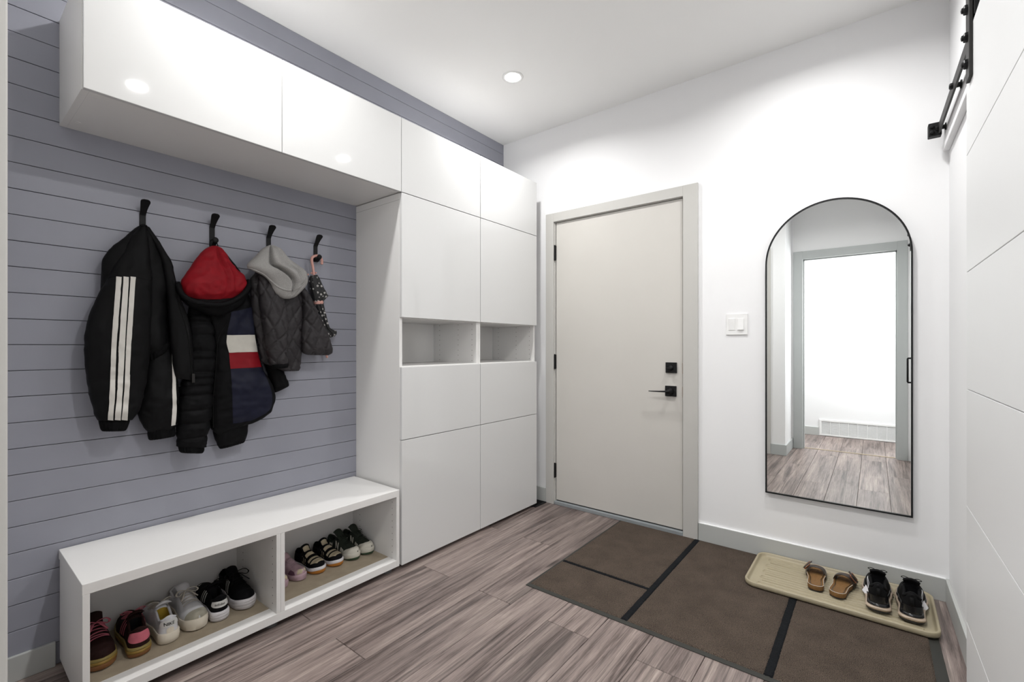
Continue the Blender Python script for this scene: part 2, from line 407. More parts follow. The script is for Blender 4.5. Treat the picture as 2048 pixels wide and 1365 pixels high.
# ------------------------------------------------------------------ recessed ceiling lamps
def lamp(x, y, label, watt):
    o = tag(empty('recessed_ceiling_lamp', (x, y, ZC)), label, 'ceiling lamp', 'recessed lamps in the ceiling')
    MB().lathe([(0.044, ZC), (0.046, ZC - 0.003), (0.060, ZC - 0.005), (0.063, ZC - 0.001), (0.063, ZC)], (x, y, 0), 'z', 40).build('trim_ring', M['plast'], o, smooth=True)
    MB().lathe([(0.001, ZC - 0.0035), (0.045, ZC - 0.0035), (0.045, ZC - 0.001), (0.001, ZC - 0.001)], (x, y, 0), 'z', 40).build('lens', M['lens'], o)
    ld = bpy.data.lights.new('lamp_light', 'AREA'); ld.shape = 'DISK'; ld.size = 0.088; ld.energy = watt; ld.color = LAMP_COL; ld.spread = math.radians(LAMP_SPREAD)
    l = bpy.data.objects.new('lamp_light', ld); COL.objects.link(l); l.parent = o; l.location = (0, 0, -0.006)
    return o
L_L = ['small round recessed lamp glowing in the ceiling above the tall cabinets', 'recessed ceiling lamp between the entrance door and the mirror',
       'recessed ceiling lamp nearest the sliding barn door track', 'recessed ceiling lamp in front of the upper wall cabinet over the coats']
for (x, y), lb, wt in zip(LAMPS, L_L, LAMP_W): lamp(x, y, lb, wt)
lamp(-0.25, -1.0, 'recessed lamp in the ceiling of the hall beyond the doorway', HALL_W)

# added fill light at the hall's side wall, out of view; no window is built
wd = bpy.data.lights.new('hall_fill', 'AREA'); wd.shape = 'RECTANGLE'; wd.size = 0.8; wd.size_y = 1.5; wd.energy = FILL_W; wd.color = (0.97, 0.985, 1.0)
wo = bpy.data.objects.new('hall_fill', wd); COL.objects.link(wo); wo.location = (0.61, -1.0, 1.5); wo.rotation_euler = (0, PI / 2, 0)
# ------------------------------------------------------------------ entrance door
d1 = struct(empty('door_1', ((DX0 + DX1) / 2, YB, 0)))
boxo('slab', (-1.815, -0.911, YB + 0.004, YB + 0.048, 0.031, 2.038), M['doorp'], d1, 0.002)
for b in ((-1.893, -1.826, YB - 0.017, YB, 0, 2.108), (-0.903, -0.817, YB - 0.018, YB, 0, 2.108), (-1.826, -0.903, YB - 0.017, YB, 2.044, 2.108)):
    boxo('casing', b, M['trim'], d1, 0.002)
for b in ((-1.838, -1.8195, YB - 0.002, YB + 0.12, 0, 2.044), (-0.907, -0.885, YB - 0.002, YB + 0.12, 0, 2.044), (-1.8195, -0.907, YB - 0.002, YB + 0.12, 2.0405, 2.062)):
    boxo('jamb', b, M['trim'], d1, 0.001)
for b in ((-1.8195, -1.805, YB + 0.049, YB + 0.07, 0.03, 2.04), (-0.921, -0.907, YB + 0.049, YB + 0.07, 0.03, 2.04), (-1.8195, -0.907, YB + 0.049, YB + 0.07, 2.03, 2.04)):
    boxo('door_stop', b, M['dark'], d1)
boxo('outer_sheet', (-1.84, -0.885, YB + 0.1, YB + 0.12, 0.0, 2.05), M['dark'], d1)
boxo('threshold', (-1.822, -0.903, YB - 0.016, YB + 0.1, 0, 0.024), M['thresh'], d1, 0.003)
boxo('door_sweep', (-1.812, -0.914, YB + 0.006, YB + 0.04, 0.0245, 0.031), M['blackp'], d1)
for z0, z1 in ((1.769, 1.873), (0.981, 1.083), (0.195, 0.295)):
    h = boxo('hinge', (-1.8285, -1.8125, YB - 0.006, YB + 0.004, z0, z1), M['black'], d1, 0.001)
    MB().lathe([(0.0055, z0 - 0.003), (0.0055, z1 + 0.003)], (-1.820, YB - 0.0075, 0), 'z', 16).build('hinge_pin', M['black'], h, smooth=False)
yf = YB + 0.004
dbo = boxo('deadbolt_plate', (-1.012, -0.944, yf - 0.011, yf, 0.979, 1.044), M['black'], d1, 0.002)
MB().lathe([(0.016, yf - 0.011), (0.015, yf - 0.018), (0.001, yf - 0.018)], (-0.978, 0, 1.010), 'y', 24).build('turn_base', M['black'], dbo, smooth=True)
boxo('thumb_turn', (-1.004, -0.966, yf - 0.034, yf - 0.018, 1.003, 1.012), M['black'], dbo, 0.002)
lv = boxo('lever_plate', (-1.015, -0.947, yf - 0.011, yf, 0.836, 0.900), M['black'], d1, 0.002)
MB().lathe([(0.021, yf - 0.011), (0.019, yf - 0.020), (0.011, yf - 0.030), (0.011, yf - 0.052)], (-0.981, 0, 0.868), 'y', 24).build('spindle', M['black'], lv, smooth=True)
MB().tube([(-0.975, yf - 0.050, 0.868), (-1.000, yf - 0.053, 0.868), (-1.04, yf - 0.052, 0.866), (-1.08, yf - 0.05, 0.865), (-1.103, yf - 0.049, 0.865)],
          [0.011, 0.011, 0.0085, 0.0065, 0.005], 10, flat=0.5, up=(0, 0, 1)).build('lever', M['black'], lv, smooth=True)
for z in (0.868, 1.010):
    boxo('strike_plate', (-0.9069, -0.9035, YB - 0.0175, YB + 0.003, z - 0.032, z + 0.032), M['steel'], d1, 0.001)

# ------------------------------------------------------------------ sliding barn door on the right wall
# the door's face stands 0.062 off the wall
bd = struct(empty('door_2', (0.24, 1.3, 0)))
by0, by1 = 0.80, 1.872
rprism(MB(), -0.060, -0.028, by0, by1, 0.012, 2.034).build('slab', M['barn'], bd)
for k in range(6):
    z0, z1 = max(0.012, k * 0.339), min((k + 1) * 0.339, 2.036)
    rprism(MB(), -0.064, -0.0595, by0, by1, z0 + 0.0010, z1 - 0.0010).build('panel', M['barn'], bd, bevel=0.0008)
def disc_x(mb, x, y, z, r, x1, seg=20):     # round bar from x to x1 along the wall's normal
    return mb.lathe([(r, x), (r, x1)], (0, y, z), 'x', seg)
for yc in (1.800, 0.89):
    st = rprism(MB(), -0.072, -0.064, yc - 0.030, yc + 0.022, 1.885, 2.24)
    so = st.build('hanger_strap', M['dgrey'], bd, bevel=0.0015)
    for z in (1.93, 2.005, 2.082):
        b = MB(); X0 = xr(yc) - 0.072
        b.lathe([(0.013, X0), (0.013, X0 - 0.006), (0.011, X0 - 0.008)], (0, yc - 0.004, z), 'x', 6)
        b.lathe([(0.008, X0 - 0.008), (0.007, X0 - 0.012), (0.002, X0 - 0.0135)], (0, yc - 0.004, z), 'x', 16)
        b.build('bolt', M['black'], so)
    MB().lathe([(0.02, xr(yc) - 0.058), (0.058, xr(yc) - 0.056), (0.052, xr(yc) - 0.046), (0.058, xr(yc) - 0.036), (0.02, xr(yc) - 0.034)], (0, yc - 0.004, 2.165), 'x', 36).build('wheel', M['black'], bd, smooth=True)
rprism(MB(), -0.063, -0.050, 1.765, 1.815, 2.048, 2.12).build('guard_block', M['black'], bd, bevel=0.002)
hp = MB(); X0 = xr(0.85) - 0.064
hp.tube([(X0, 0.85, 1.05), (X0 - 0.018, 0.85, 1.05), (X0 - 0.020, 0.85, 1.045), (X0 - 0.020, 0.85, 0.865), (X0 - 0.018, 0.85, 0.86), (X0, 0.85, 0.86)], 0.0065, 10)
hp.build('pull_handle', M['black'], bd, smooth=True)

hb = struct(rprism(MB(), -0.022, 0, 0.45, YB - 0.02, 2.012, 2.128).build('trim_3', M['wall'], bevel=0.003))
rl = tag(empty('sliding_door_rail', (0.23, 1.6, 2.08)), 'black flat steel track for the sliding barn door, bolted to the right wall', 'rail')
rprism(MB(), -0.046, -0.039, 0.55, 2.765, 2.066, 2.106).build('rail_bar', M['dgrey'], rl, bevel=0.001)
for y in (2.70, 2.30, 1.90, 1.50, 1.10, 0.70):
    X = xr(y)
    s = MB(); s.lathe([(0.015, X - 0.022), (0.015, X - 0.026), (0.009, X - 0.027), (0.009, X - 0.039)], (0, y, 2.086), 'x', 20)
    s.build('spacer', M['black'], rl, smooth=False)
    MB().lathe([(0.011, X - 0.046), (0.011, X - 0.053), (0.008, X - 0.056)], (0, y, 2.086), 'x', 6).build('bolt', M['black'], rl)
so = rprism(MB(), -0.078, -0.034, 2.715, 2.752, 2.06, 2.118).build('end_stop', M['black'], rl, bevel=0.003)
for z in (2.075, 2.10):
    MB().lathe([(0.0075, 2.715), (0.0075, 2.707), (0.004, 2.705)], (xr(2.73) - 0.066, 0, z), 'y', 12).build('bolt', M['black'], so)
so2 = rprism(MB(), -0.078, -0.034, 0.56, 0.597, 2.06, 2.118).build('end_stop', M['black'], rl, bevel=0.003)

# ------------------------------------------------------------------ arched mirror
mr = tag(empty('arched_mirror', (-0.16, YB - 0.02, 0.353)), 'tall arched wall mirror with a thin black frame reflecting a doorway', 'mirror')
mx0, mx1, mz0, R_ = -0.4625, 0.1385, 0.354, 0.3005
mcx = (mx0 + mx1) / 2; mzc = 1.880 - R_
def arch(inset, n=48):
    r = R_ - inset
    p = [(mx0 + inset, mz0 + inset), (mx1 - inset, mz0 + inset)]
    p += [(mcx + r * math.cos(a), mzc + r * math.sin(a)) for a in [PI * i / n for i in range(n + 1)]]
    return p
MB().prism(arch(0.004), YB - 0.0195, YB - 0.015, 'y').build('mirror_glass', M['mirror'], mr)
MB().prism(arch(0.006), YB - 0.0145, YB - 0.001, 'y').build('backing_board', M['blackp'], mr)
o_, i_ = arch(0.0), arch(0.0065)
fm = MB(); n = len(o_)
fm.v = [(p[0], YB - 0.026, p[1]) for p in o_] + [(p[0], YB - 0.026, p[1]) for p in i_] + [(p[0], YB, p[1]) for p in o_] + [(p[0], YB - 0.018, p[1]) for p in i_]
for i in range(n):
    j = (i + 1) % n
    fm.f += [(i, j, n + j, n + i), (2 * n + i, 2 * n + j, j, i), (n + i, n + j, 3 * n + j, 3 * n + i), (3 * n + i, 3 * n + j, 2 * n + j, 2 * n + i)]
fm.m = [0] * len(fm.f)
fm.build('frame', M['black'], mr)

# ------------------------------------------------------------------ light switch
sw = tag(empty('light_switch', (-0.61, YB, 1.266)), 'white double rocker light switch between the entrance door and the mirror', 'light switch')
boxo('cover_plate', (-0.664, -0.553, YB - 0.007, YB, 1.207, 1.326), M['plast'], sw, 0.002)
for i, x in enumerate((-0.634, -0.588)):
    boxo('rocker_frame', (x - 0.0175, x + 0.0175, YB - 0.0085, YB - 0.006, 1.232, 1.301), M['plast'], sw, 0.001)
    t = 0.0 if i == 0 else 0.005
    r = MB(); a, b2 = (0.0035, 0.0005) if i == 0 else (0.0005, 0.005)
    r.add([(x - 0.0155, YB - 0.0085, 1.2345), (x + 0.0155, YB - 0.0085, 1.2345), (x + 0.0155, YB - 0.0085, 1.2985), (x - 0.0155, YB - 0.0085, 1.2985),
           (x - 0.0155, YB - 0.0088 - b2, 1.2345), (x + 0.0155, YB - 0.0088 - b2, 1.2345), (x + 0.0155, YB - 0.0088 - a, 1.2985), (x - 0.0155, YB - 0.0088 - a, 1.2985)],
          [(0, 1, 2, 3), (4, 7, 6, 5), (0, 4, 5, 1), (1, 5, 6, 2), (2, 6, 7, 3), (3, 7, 4, 0)])
    r.build('rocker', M['plast'], sw, bevel=0.0008)

# ------------------------------------------------------------------ floor register beside the door
fv = tag(empty('floor_register', (-1.94, 2.74, 0)), 'black metal floor register by the end of the tall cabinets', 'vent')
boxo('register_base', (-2.03, -1.885, 2.665, 2.80, 0, 0.002), M['blackp'], fv)
for b in ((-2.03, -2.02, 2.665, 2.80), (-1.895, -1.885, 2.665, 2.80), (-2.02, -1.895, 2.665, 2.675), (-2.02, -1.895, 2.79, 2.80)):
    boxo('register_frame', (*b, 0.002, 0.006), M['black'], fv)
for i in range(10):
    boxo('slat', (-2.02, -1.895, 2.680 + i * 0.0112, 2.685 + i * 0.0112, 0.002, 0.005), M['black'], fv)
# ------------------------------------------------------------------ cabinets
XF, XC = -1.900, -1.9185          # door faces, carcass front
XW = XL + 0.0005
T = 0.018
def carcass(parent, y0, y1, z0, z1, shelves=(), name='carcass', x1=XC):
    mb = MB()
    mb.box(XW, x1, y0, y0 + T, z0, z1); mb.box(XW, x1, y1 - T, y1, z0, z1)
    mb.box(XW, x1, y0 + T, y1 - T, z0, z0 + T); mb.box(XW, x1, y0 + T, y1 - T, z1 - T, z1)
    mb.box(XW, XW + 0.004, y0 + T, y1 - T, z0 + T, z1 - T)
    for s in shelves: mb.box(XW + 0.004, x1, y0 + T, y1 - T, s, s + T)
    return mb.build(name, M['carc'], parent, bevel=0.0006, seg=1)
def front(parent, y0, y1, z0, z1, name='door', label=None):
    return boxo(name, (XC + 0.0005, XF, y0 + 0.0014, y1 - 0.0014, z0, z1), M['gloss'], parent, 0.0012, label=label)
def holes(parent, y, xs, zs, sgn):
    mb = MB()
    for x in xs:
        for z in zs:
            mb.lathe([(0.0024, y), (0.0024, y + sgn * 0.0004)], (x, 0, z), 'y', 8)
    o = mb.build('peg_holes', M['hole'], parent); o['kind'] = 'stuff'; return o
wc_ = tag(empty('wall_cabinet', (-2.1, 0.9, 1.934)), 'long white gloss wall cabinet with two doors above the hanging coats', 'cabinet')
c = carcass(wc_, 0.2935, 1.4995, 1.936, 2.313)
boxo('partition', (XW + 0.005, XC, 0.886, 0.904, 1.955, 2.294), M['carc'], wc_)
front(wc_, 0.2935, 0.8960, 1.934, 2.313); front(wc_, 0.8960, 1.4995, 1.934, 2.313)
for x, y in ((-1.945, 0.330), (-2.22, 0.330), (-1.945, 1.465)):
    MB().lathe([(0.0085, 1.936), (0.0085, 1.9350), (0.0070, 1.9350), (0.0070, 1.9358)], (x, y, 0), 'z', 20).build('cover_cap', M['carc'], wc_)
for i, (y0, y1) in enumerate(((1.5005, 2.0990), (2.1000, 2.7000))):
    o = tag(empty('wall_cabinet', (-2.1, (y0 + y1) / 2, 1.934)), ('white gloss single door top cabinet beside the long coat cabinet', 'white gloss single door top cabinet nearest the back wall')[i], 'cabinet')
    carcass(o, y0, y1, 1.936, 2.313); front(o, y0, y1, 1.934, 2.313)
for i, (y0, y1) in enumerate(((1.5005, 2.0990), (2.1000, 2.7000))):
    o = tag(empty('tall_cabinet', (-2.1, (y0 + y1) / 2, 0)), ('tall white gloss cabinet with open niche, adjoining the shoe bench', 'tall white gloss cabinet with open niche, next to the entrance door')[i], 'cabinet')
    carcass(o, y0, y1, 0.022, 1.932, shelves=(0.652, 1.022, 1.288))
    front(o, y0, y1, 0.020, 0.6580); front(o, y0, y1, 0.6615, 1.0350); front(o, y0, y1, 1.2920, 1.9305)
    # niche peg holes on the side facing the camera
    holes(o, y1 - T, (XC - 0.035, XC - 0.155, XC - 0.325), [1.055 + 0.032 * k for k in range(8)], -1)
    boxo('niche_back', (XW + 0.0045, XW + 0.006, y0 + T + 0.003, y1 - T - 0.003, 1.042, 1.286), M['carc'], o)
    for yy in (y0 + 0.03, y1 - 0.03):
        for xx in (-1.965, -2.26):
            MB().lathe([(0.022, 0.0), (0.022, 0.010), (0.012, 0.012), (0.012, 0.022)], (xx, yy, 0), 'z', 20).build('foot', M['blackp'], o)
    if i == 0:   # the joint line near the top of the side facing the bench
        boxo('side_joint', (XW, XC, y0 - 0.0002, y0 + 0.001, 1.8965, 1.8975), M['hole'], o)

# ------------------------------------------------------------------ shoe bench
bn = tag(empty('shoe_bench', (-2.1, 0.89, 0)), 'low white open shoe bench with two compartments below the coats', 'bench')
BX1, BY0, BY1 = -1.900, 0.2925, 1.4865
BXL = XL + 0.016
boxo('seat_board', (BXL - 0.012, BX1, BY0 - 0.001, BY1, 0.378, 0.412), M['carc'], bn, 0.0015)
boxo('side_panel', (BXL, BX1, BY0, BY0 + 0.0175, 0.024, 0.378), M['carc'], bn, 0.001)
boxo('side_panel', (BXL, BX1, BY1 - 0.0175, BY1, 0.024, 0.378), M['carc'], bn, 0.001)
boxo('divider', (BXL, BX1, 0.8735, 0.8900, 0.058, 0.378), M['carc'], bn, 0.001)
boxo('divider', (BXL, BX1, 0.8905, 0.9070, 0.058, 0.378), M['carc'], bn, 0.001)
boxo('bottom_board', (BXL, BX1, BY0 + 0.0176, BY1 - 0.0176, 0.024, 0.0575), M['carc'], bn, 0.001)
boxo('back_panel', (BXL, BXL + 0.003, BY0 + 0.0176, BY1 - 0.0176, 0.058, 0.378), M['carc'], bn)
boxo('liner', (BXL + 0.005, -1.963, 0.313, 0.872, 0.0577, 0.0587), M['liner'], bn, label='tan cardboard liner in the compartment')
boxo('liner', (BXL + 0.005, -1.966, 0.909, 1.466, 0.0577, 0.0587), M['liner'], bn, label='tan cardboard liner in the compartment')
for y, s in ((BY1 - 0.0176, -1), (0.8735, -1), (BY0 + 0.0176, 1)):
    holes(bn, y, (-1.935, -2.22), [0.09 + 0.032 * k for k in range(9)], s)
for y in (0.33, 0.87, 1.44):
    for x in (-1.945, -2.25):
        MB().lathe([(0.026, 0.0), (0.026, 0.012), (0.014, 0.014), (0.014, 0.0239)], (x, y, 0), 'z', 20).build('foot', M['glide'], bn, smooth=False)

# ------------------------------------------------------------------ entrance mat
ZM = 0.0075
mt = tag(empty('entrance_mat', (-0.56, 2.29, 0)), 'large brown pile entrance mat with black stripes and rubber edges', 'mat')
MX0, MX1, MY0, MY1 = -1.309, 0.232, 1.768, 2.806
def xe(y): return 0.197 + RW * (2.4 - y)          # the right edge follows the wall
mt_b = MB(); mt_b.add([(MX0, MY0, 0), (xe(MY0) + 0.0, MY0, 0), (xe(MY1), MY1, 0), (MX0, MY1, 0), (MX0, MY0, 0.003), (xe(MY0), MY0, 0.003), (xe(MY1), MY1, 0.003), (MX0, MY1, 0.003)],
                      [(0, 3, 2, 1), (4, 5, 6, 7), (0, 1, 5, 4), (1, 2, 6, 5), (2, 3, 7, 6), (3, 0, 4, 7)])
mt_b.build('rubber_edge', M['rubber'], mt, bevel=0.001)
def pile(name, x0, x1, y0, y1, m, z1=ZM, step=0.006, jag=0.0, amp=0.0012, label=None):
    """a patch of short pile: a fine uneven grid with soft edges"""
    nx, ny = max(2, int((x1 - x0) / step)), max(2, int((y1 - y0) / step)); mb = MB(); vs = []
    for j in range(ny + 1):
        for i in range(nx + 1):
            x = x0 + (x1 - x0) * i / nx; y = y0 + (y1 - y0) * j / ny
            e = min(i, nx - i, j, ny - j)
            h = 0.0031 if e == 0 else z1 - random.random() * amp
            jx = (random.random() - 0.5) * (jag if e == 0 else 0.002); jy = (random.random() - 0.5) * (jag if e == 0 else 0.002)
            vs.append((x + jx, y + jy, h))
    fs = [(j * (nx + 1) + i, j * (nx + 1) + i + 1, (j + 1) * (nx + 1) + i + 1, (j + 1) * (nx + 1) + i) for j in range(ny) for i in range(nx)]
    mb.add(vs, fs); return mb.build(name, m, mt, smooth=True, label=label)
bx0, bx1, by_0, by_1 = MX0 + 0.010, 0.165, MY0 + 0.024, MY1 - 0.006
pile('pile', bx0, -0.833, by_0, 2.080, M['carpet'], label='brown ribbed pile panel')
pile('pile', bx0, -0.833, 2.098, by_1, M['carpet'], label='brown ribbed pile panel')
pile('pile', -0.805, -0.302, by_0, by_1, M['carpet'], label='brown ribbed pile panel')
pile('pile', -0.274, bx1, by_0, by_1, M['carpet'], label='brown ribbed pile panel')
pile('stripe', -0.834, -0.804, by_0, by_1, M['cstripe'], ZM + 0.0002, 0.004, 0.004, label='black pile stripe')
pile('stripe', -0.303, -0.273, by_0, by_1, M['cstripe'], ZM + 0.0002, 0.004, 0.004, label='black pile stripe')
pile('stripe', bx0, -0.832, 2.079, 2.099, M['cstripe'], ZM + 0.0002, 0.004, 0.004, label='black pile stripe')

# ------------------------------------------------------------------ boot tray
tr = tag(empty('boot_tray', (-0.14, 2.61, ZM)), 'tan plastic boot tray with raised rim beneath the mirror', 'tray')
tx0, tx1, ty0, ty1 = -0.492, 0.205, 2.400, 2.800
ZT = ZM + 0.001
def rrect(x0, x1, y0, y1, r, z, n=8):
    out = []
    for cx, cy, a0 in ((x1 - r, y0 + r, -PI / 2), (x1 - r, y1 - r, 0), (x0 + r, y1 - r, PI / 2), (x0 + r, y0 + r, PI)):
        for i in range(n + 1):
            a = a0 + PI / 2 * i / n; out.append((cx + r * math.cos(a), cy + r * math.sin(a), z))
    return out
prof = [(0.010, 0.0), (0.0015, 0.003), (0.0, 0.010), (0.0, 0.021), (0.002, 0.0235), (0.006, 0.024), (0.009, 0.0225), (0.0115, 0.018), (0.014, 0.009), (0.019, 0.0065), (0.026, 0.0060)]
rings = [rrect(tx0 + d, tx1 - d, ty0 + d, ty1 - d, 0.050 - d * 0.9, ZT + h) for d, h in prof]
MB().loft(rings, True, True).build('tray_pan', M['tan'], tr, smooth=True)
TF = ZT + 0.006
rb = []
nl = 9; yy0, yy1 = ty0 + 0.052, ty1 - 0.052
for i in range(nl):
    yc = yy0 + (yy1 - yy0) * i / (nl - 1)
    hw = 0.0115
    if i % 2 == 0:
        xa, xb = tx0 + 0.052, tx1 - 0.052
        path = [(xa + hw + (xb - xa - 2 * hw) * k / 6, yc - hw, TF) for k in range(7)]
        path += [(xb - hw + hw * math.cos(a), yc + hw * math.sin(a), TF) for a in [-PI / 2 + PI * k / 8 for k in range(1, 8)]]
        path += [(xb - hw - (xb - xa - 2 * hw) * k / 6, yc + hw, TF) for k in range(7)]
        path += [(xa + hw - hw * math.cos(a), yc - hw * math.sin(a), TF) for a in [-PI / 2 + PI * k / 8 for k in range(1, 8)]]
        MB().tube(path, 0.0032, 8, loop=True).build('ridge', M['tan'], tr, smooth=True)
    else:
        xa, xb = tx0 + 0.066, tx1 - 0.066
        MB().tube([(xa, yc, TF), (xb, yc, TF)], 0.0028, 8).build('ridge', M['tan'], tr, smooth=True)
# ------------------------------------------------------------------ coat hooks and what hangs from them
from mathutils.bvhtree import BVHTree
def fabric(name, col, rough=0.75, var=0.12, vscale=40, bump=0.25, bscale=900, spec=0.3, sheen=0.0):
    return mat(name, col, rough, bump=bump, bscale=bscale, var=var, vscale=vscale, spec=spec, sheen=sheen)
M.update(
    nylon=fabric('black_nylon', (0.0035, 0.0035, 0.004), 0.6, spec=0.13),
    knit=fabric('black_ribbed_knit', (0.004, 0.004, 0.0045), 0.9, spec=0.12),
    puff=fabric('black_puffer_shell', (0.003, 0.003, 0.0036), 0.62, spec=0.11),
    redl=fabric('red_lining', (0.235, 0.0015, 0.0075), 0.65, var=0.1, spec=0.25),
    redp=fabric('red_panel', (0.20, 0.002, 0.008), 0.6, var=0.05, spec=0.2),
    navy=fabric('navy_shell', (0.006, 0.007, 0.020), 0.5, var=0.1, spec=0.2),
    cream=fabric('off_white_panel', (0.55, 0.53, 0.48), 0.7, var=0.04),
    stripe=fabric('white_tape', (0.62, 0.60, 0.56), 0.7, var=0.04),
    quilt=fabric('charcoal_quilt', (0.024, 0.021, 0.023), 0.55, var=0.1, spec=0.32),
    greyfl=heather_mat('heather_grey_fleece', (0.27, 0.265, 0.255), (0.38, 0.37, 0.36), 420),
    pinkp=mat('pale_pink_plastic', (0.62, 0.33, 0.28), 0.35),
    zip=mat('dark_zip', (0.006, 0.006, 0.006), 0.7, spec=0.15),
)
def dots_mat():
    m, N, L, b = new_mat('black_fabric_with_white_dots')
    tc = N.new('ShaderNodeTexCoord'); v = N.new('ShaderNodeTexVoronoi'); v.inputs['Scale'].default_value = 52; v.inputs['Randomness'].default_value = 0.75
    L.new(tc.outputs['Object'], v.inputs['Vector'])
    r = N.new('ShaderNodeValToRGB'); e = r.color_ramp.elements
    e[0].position = 0.27; e[0].color = (0.42, 0.40, 0.38, 1); e[1].position = 0.31; e[1].color = (0.010, 0.010, 0.011, 1)
    L.new(v.outputs['Distance'], r.inputs[0]); L.new(r.outputs[0], b.inputs['Base Color']); b.inputs['Roughness'].default_value = 0.6
    return m
M['dots'] = dots_mat()

HOOKS = [0.533, 0.779, 1.021, 1.259]
HLAB = ['black wall hook holding the black jacket with white stripes', 'black wall hook holding the puffer coat with red hood lining',
        'black wall hook holding the charcoal quilted jacket', 'black wall hook holding the pink handled umbrella']
def ribbon(path, hw, th, mb):
    """a flat strip: path of (x, z), half widths along y"""
    rings = []
    n = len(path)
    for i, (x, z) in enumerate(path):
        a = path[max(i - 1, 0)]; b = path[min(i + 1, n - 1)]
        t = Vector((b[0] - a[0], 0, b[1] - a[1])).normalized(); nn = Vector((-t.z, 0, t.x))
        w_ = hw[i]
        rings.append([Vector((x, s * w_ , z)) + nn * (th * q) for s, q in ((-1, -1), (1, -1), (1, 1), (-1, 1))])
    return mb.loft(rings)
for i, y in enumerate(HOOKS):
    hk = tag(empty('wall_hook', (XL, y, 1.66)), HLAB[i], 'coat hook', 'black wall hooks on the shiplap')
    p = [(0.0025, -0.075), (0.0025, 0.0), (0.004, 0.008), (0.014, 0.022), (0.026, 0.036), (0.036, 0.046), (0.044, 0.053), (0.049, 0.057), (0.052, 0.0595)]
    hwid = [0.010, 0.010, 0.010, 0.0105, 0.0125, 0.0145, 0.0155, 0.013, 0.006]
    P = catmull(p, 33); Wd = [q[0] for q in catmull([(h_,) for h_ in hwid], 33)]
    o = ribbon(P, Wd, 0.0022, MB()); o = o.build('upper_prong', M['black'], None, bevel=0.0008, seg=1); o.parent = hk
    p2 = [(0.003, -0.070), (0.010, -0.074), (0.022, -0.071), (0.034, -0.063), (0.040, -0.056)]
    o = ribbon(catmull(p2, 16), [0.008] * 16, 0.0022, MB()).build('lower_prong', M['black'], None, bevel=0.0008, seg=1); o.parent = hk
    pad = MB(); pad.lathe([(0.001, 0.0385), (0.0115, 0.0395), (0.0125, 0.042), (0.0115, 0.0445), (0.001, 0.0455)], (0, 0, -0.053), 'x', 24)
    o = pad.build('knob_pad', M['black'], None, smooth=True); o.parent = hk

def garment(name, secs, mt_, parent, disp=None, n=70, m=56, ex=2.3, kind=None, label=None, taper=True):
    """a hanging piece of cloth: rings between a left and a right edge point, (x, y, x, y, depth X, half thickness)"""
    S = catmull([tuple(map(float, q)) for q in secs], n)
    rings = []
    for i, (xl, yl, xr_, yr, Xc, hf) in enumerate(S):
        v = i / (n - 1)
        L_ = at(xl, yl, X=Xc); R = at(xr_, yr, X=Xc); mid = (L_ + R) / 2; hw = (R - L_) / 2
        ring = []
        for k in range(m):
            a = 2 * PI * k / m; c, s_ = math.cos(a), math.sin(a)
            u = math.copysign(abs(c) ** (2 / ex), c); q = math.copysign(abs(s_) ** (2 / ex), s_)
            p = mid + hw * u + Vector((hf * q, 0, 0))
            if disp:
                d = disp(p, u, v, q)
                if isinstance(d, tuple): p = p + Vector((d[0] * (1 if q >= 0 else 0.2), d[1], d[2]))
                else: p = p + Vector((d * q, 0, 0)) + hw.normalized() * (d * u * 0.6)
            p.x = max(p.x, XL + 0.0015 + 0.002 * abs(math.sin(i)))
            ring.append(p)
        rings.append(ring)
    o = MB().loft(rings).build(name, mt_, parent, smooth=True, kind=kind, label=label)
    return o
def fold(p, seed, sx=30, sz=8, amp=0.008):
    """vertical folds: ridged noise stretched along z"""
    q = mnoise.noise(Vector((p.y * sx, p.z * sz, seed)))
    r = mnoise.noise(Vector((p.y * sx * 0.4 + 9, p.z * sz * 2.6, seed + 5)))
    return amp * (q * 1.1 + r * 0.6)
def crinkle(p, seed, f=60, amp=0.002):
    return amp * (1 - 2.2 * abs(mnoise.noise(Vector((p.y * f, p.z * f, seed)))))
def bvh_of(*obs):
    vs, fs = [], []
    for o in obs:
        off = origin(o); b = len(vs)
        vs += [v.co + off for v in o.data.vertices]; fs += [tuple(b + i for i in p.vertices) for p in o.data.polygons]
    return BVHTree.FromPolygons(vs, fs)
CAMP = Vector((0, 0, CAMZ))
def decal(name, rows, target, mt_, parent, nu=6, nv=40, off=0.0030, label=None):
    """a strip of fabric laid on a garment; rows of (x left, y left, x right, y right)"""
    S = catmull([tuple(map(float, r)) for r in rows], nv); vs = []
    tb = target if isinstance(target, BVHTree) else bvh_of(target)
    last = 2.2
    for (xl, yl, xr_, yr) in S:
        for k in range(nu + 1):
            t = k / nu; x, y = xl + (xr_ - xl) * t, yl + (yr - yl) * t
            d = Vector(ray(x, y)).normalized(); h = tb.ray_cast(CAMP, d)
            if h[0] is None:
                h = tb.find_nearest(CAMP + d * last)
            else: last = (h[0] - CAMP).length
            nn = h[1] if h[1].dot(d) < 0 else -h[1]
            vs.append(h[0] + nn * off)
    n = nu + 1; back = [v - Vector((0.0008, 0, 0)) for v in vs]; N = len(vs)
    fs = [(j * n + i, j * n + i + 1, (j + 1) * n + i + 1, (j + 1) * n + i) for j in range(nv - 1) for i in range(nu)]
    mb = MB(); mb.add(vs, fs)
    o = mb.build(name, mt_, parent, smooth=True, label=label)
    return o
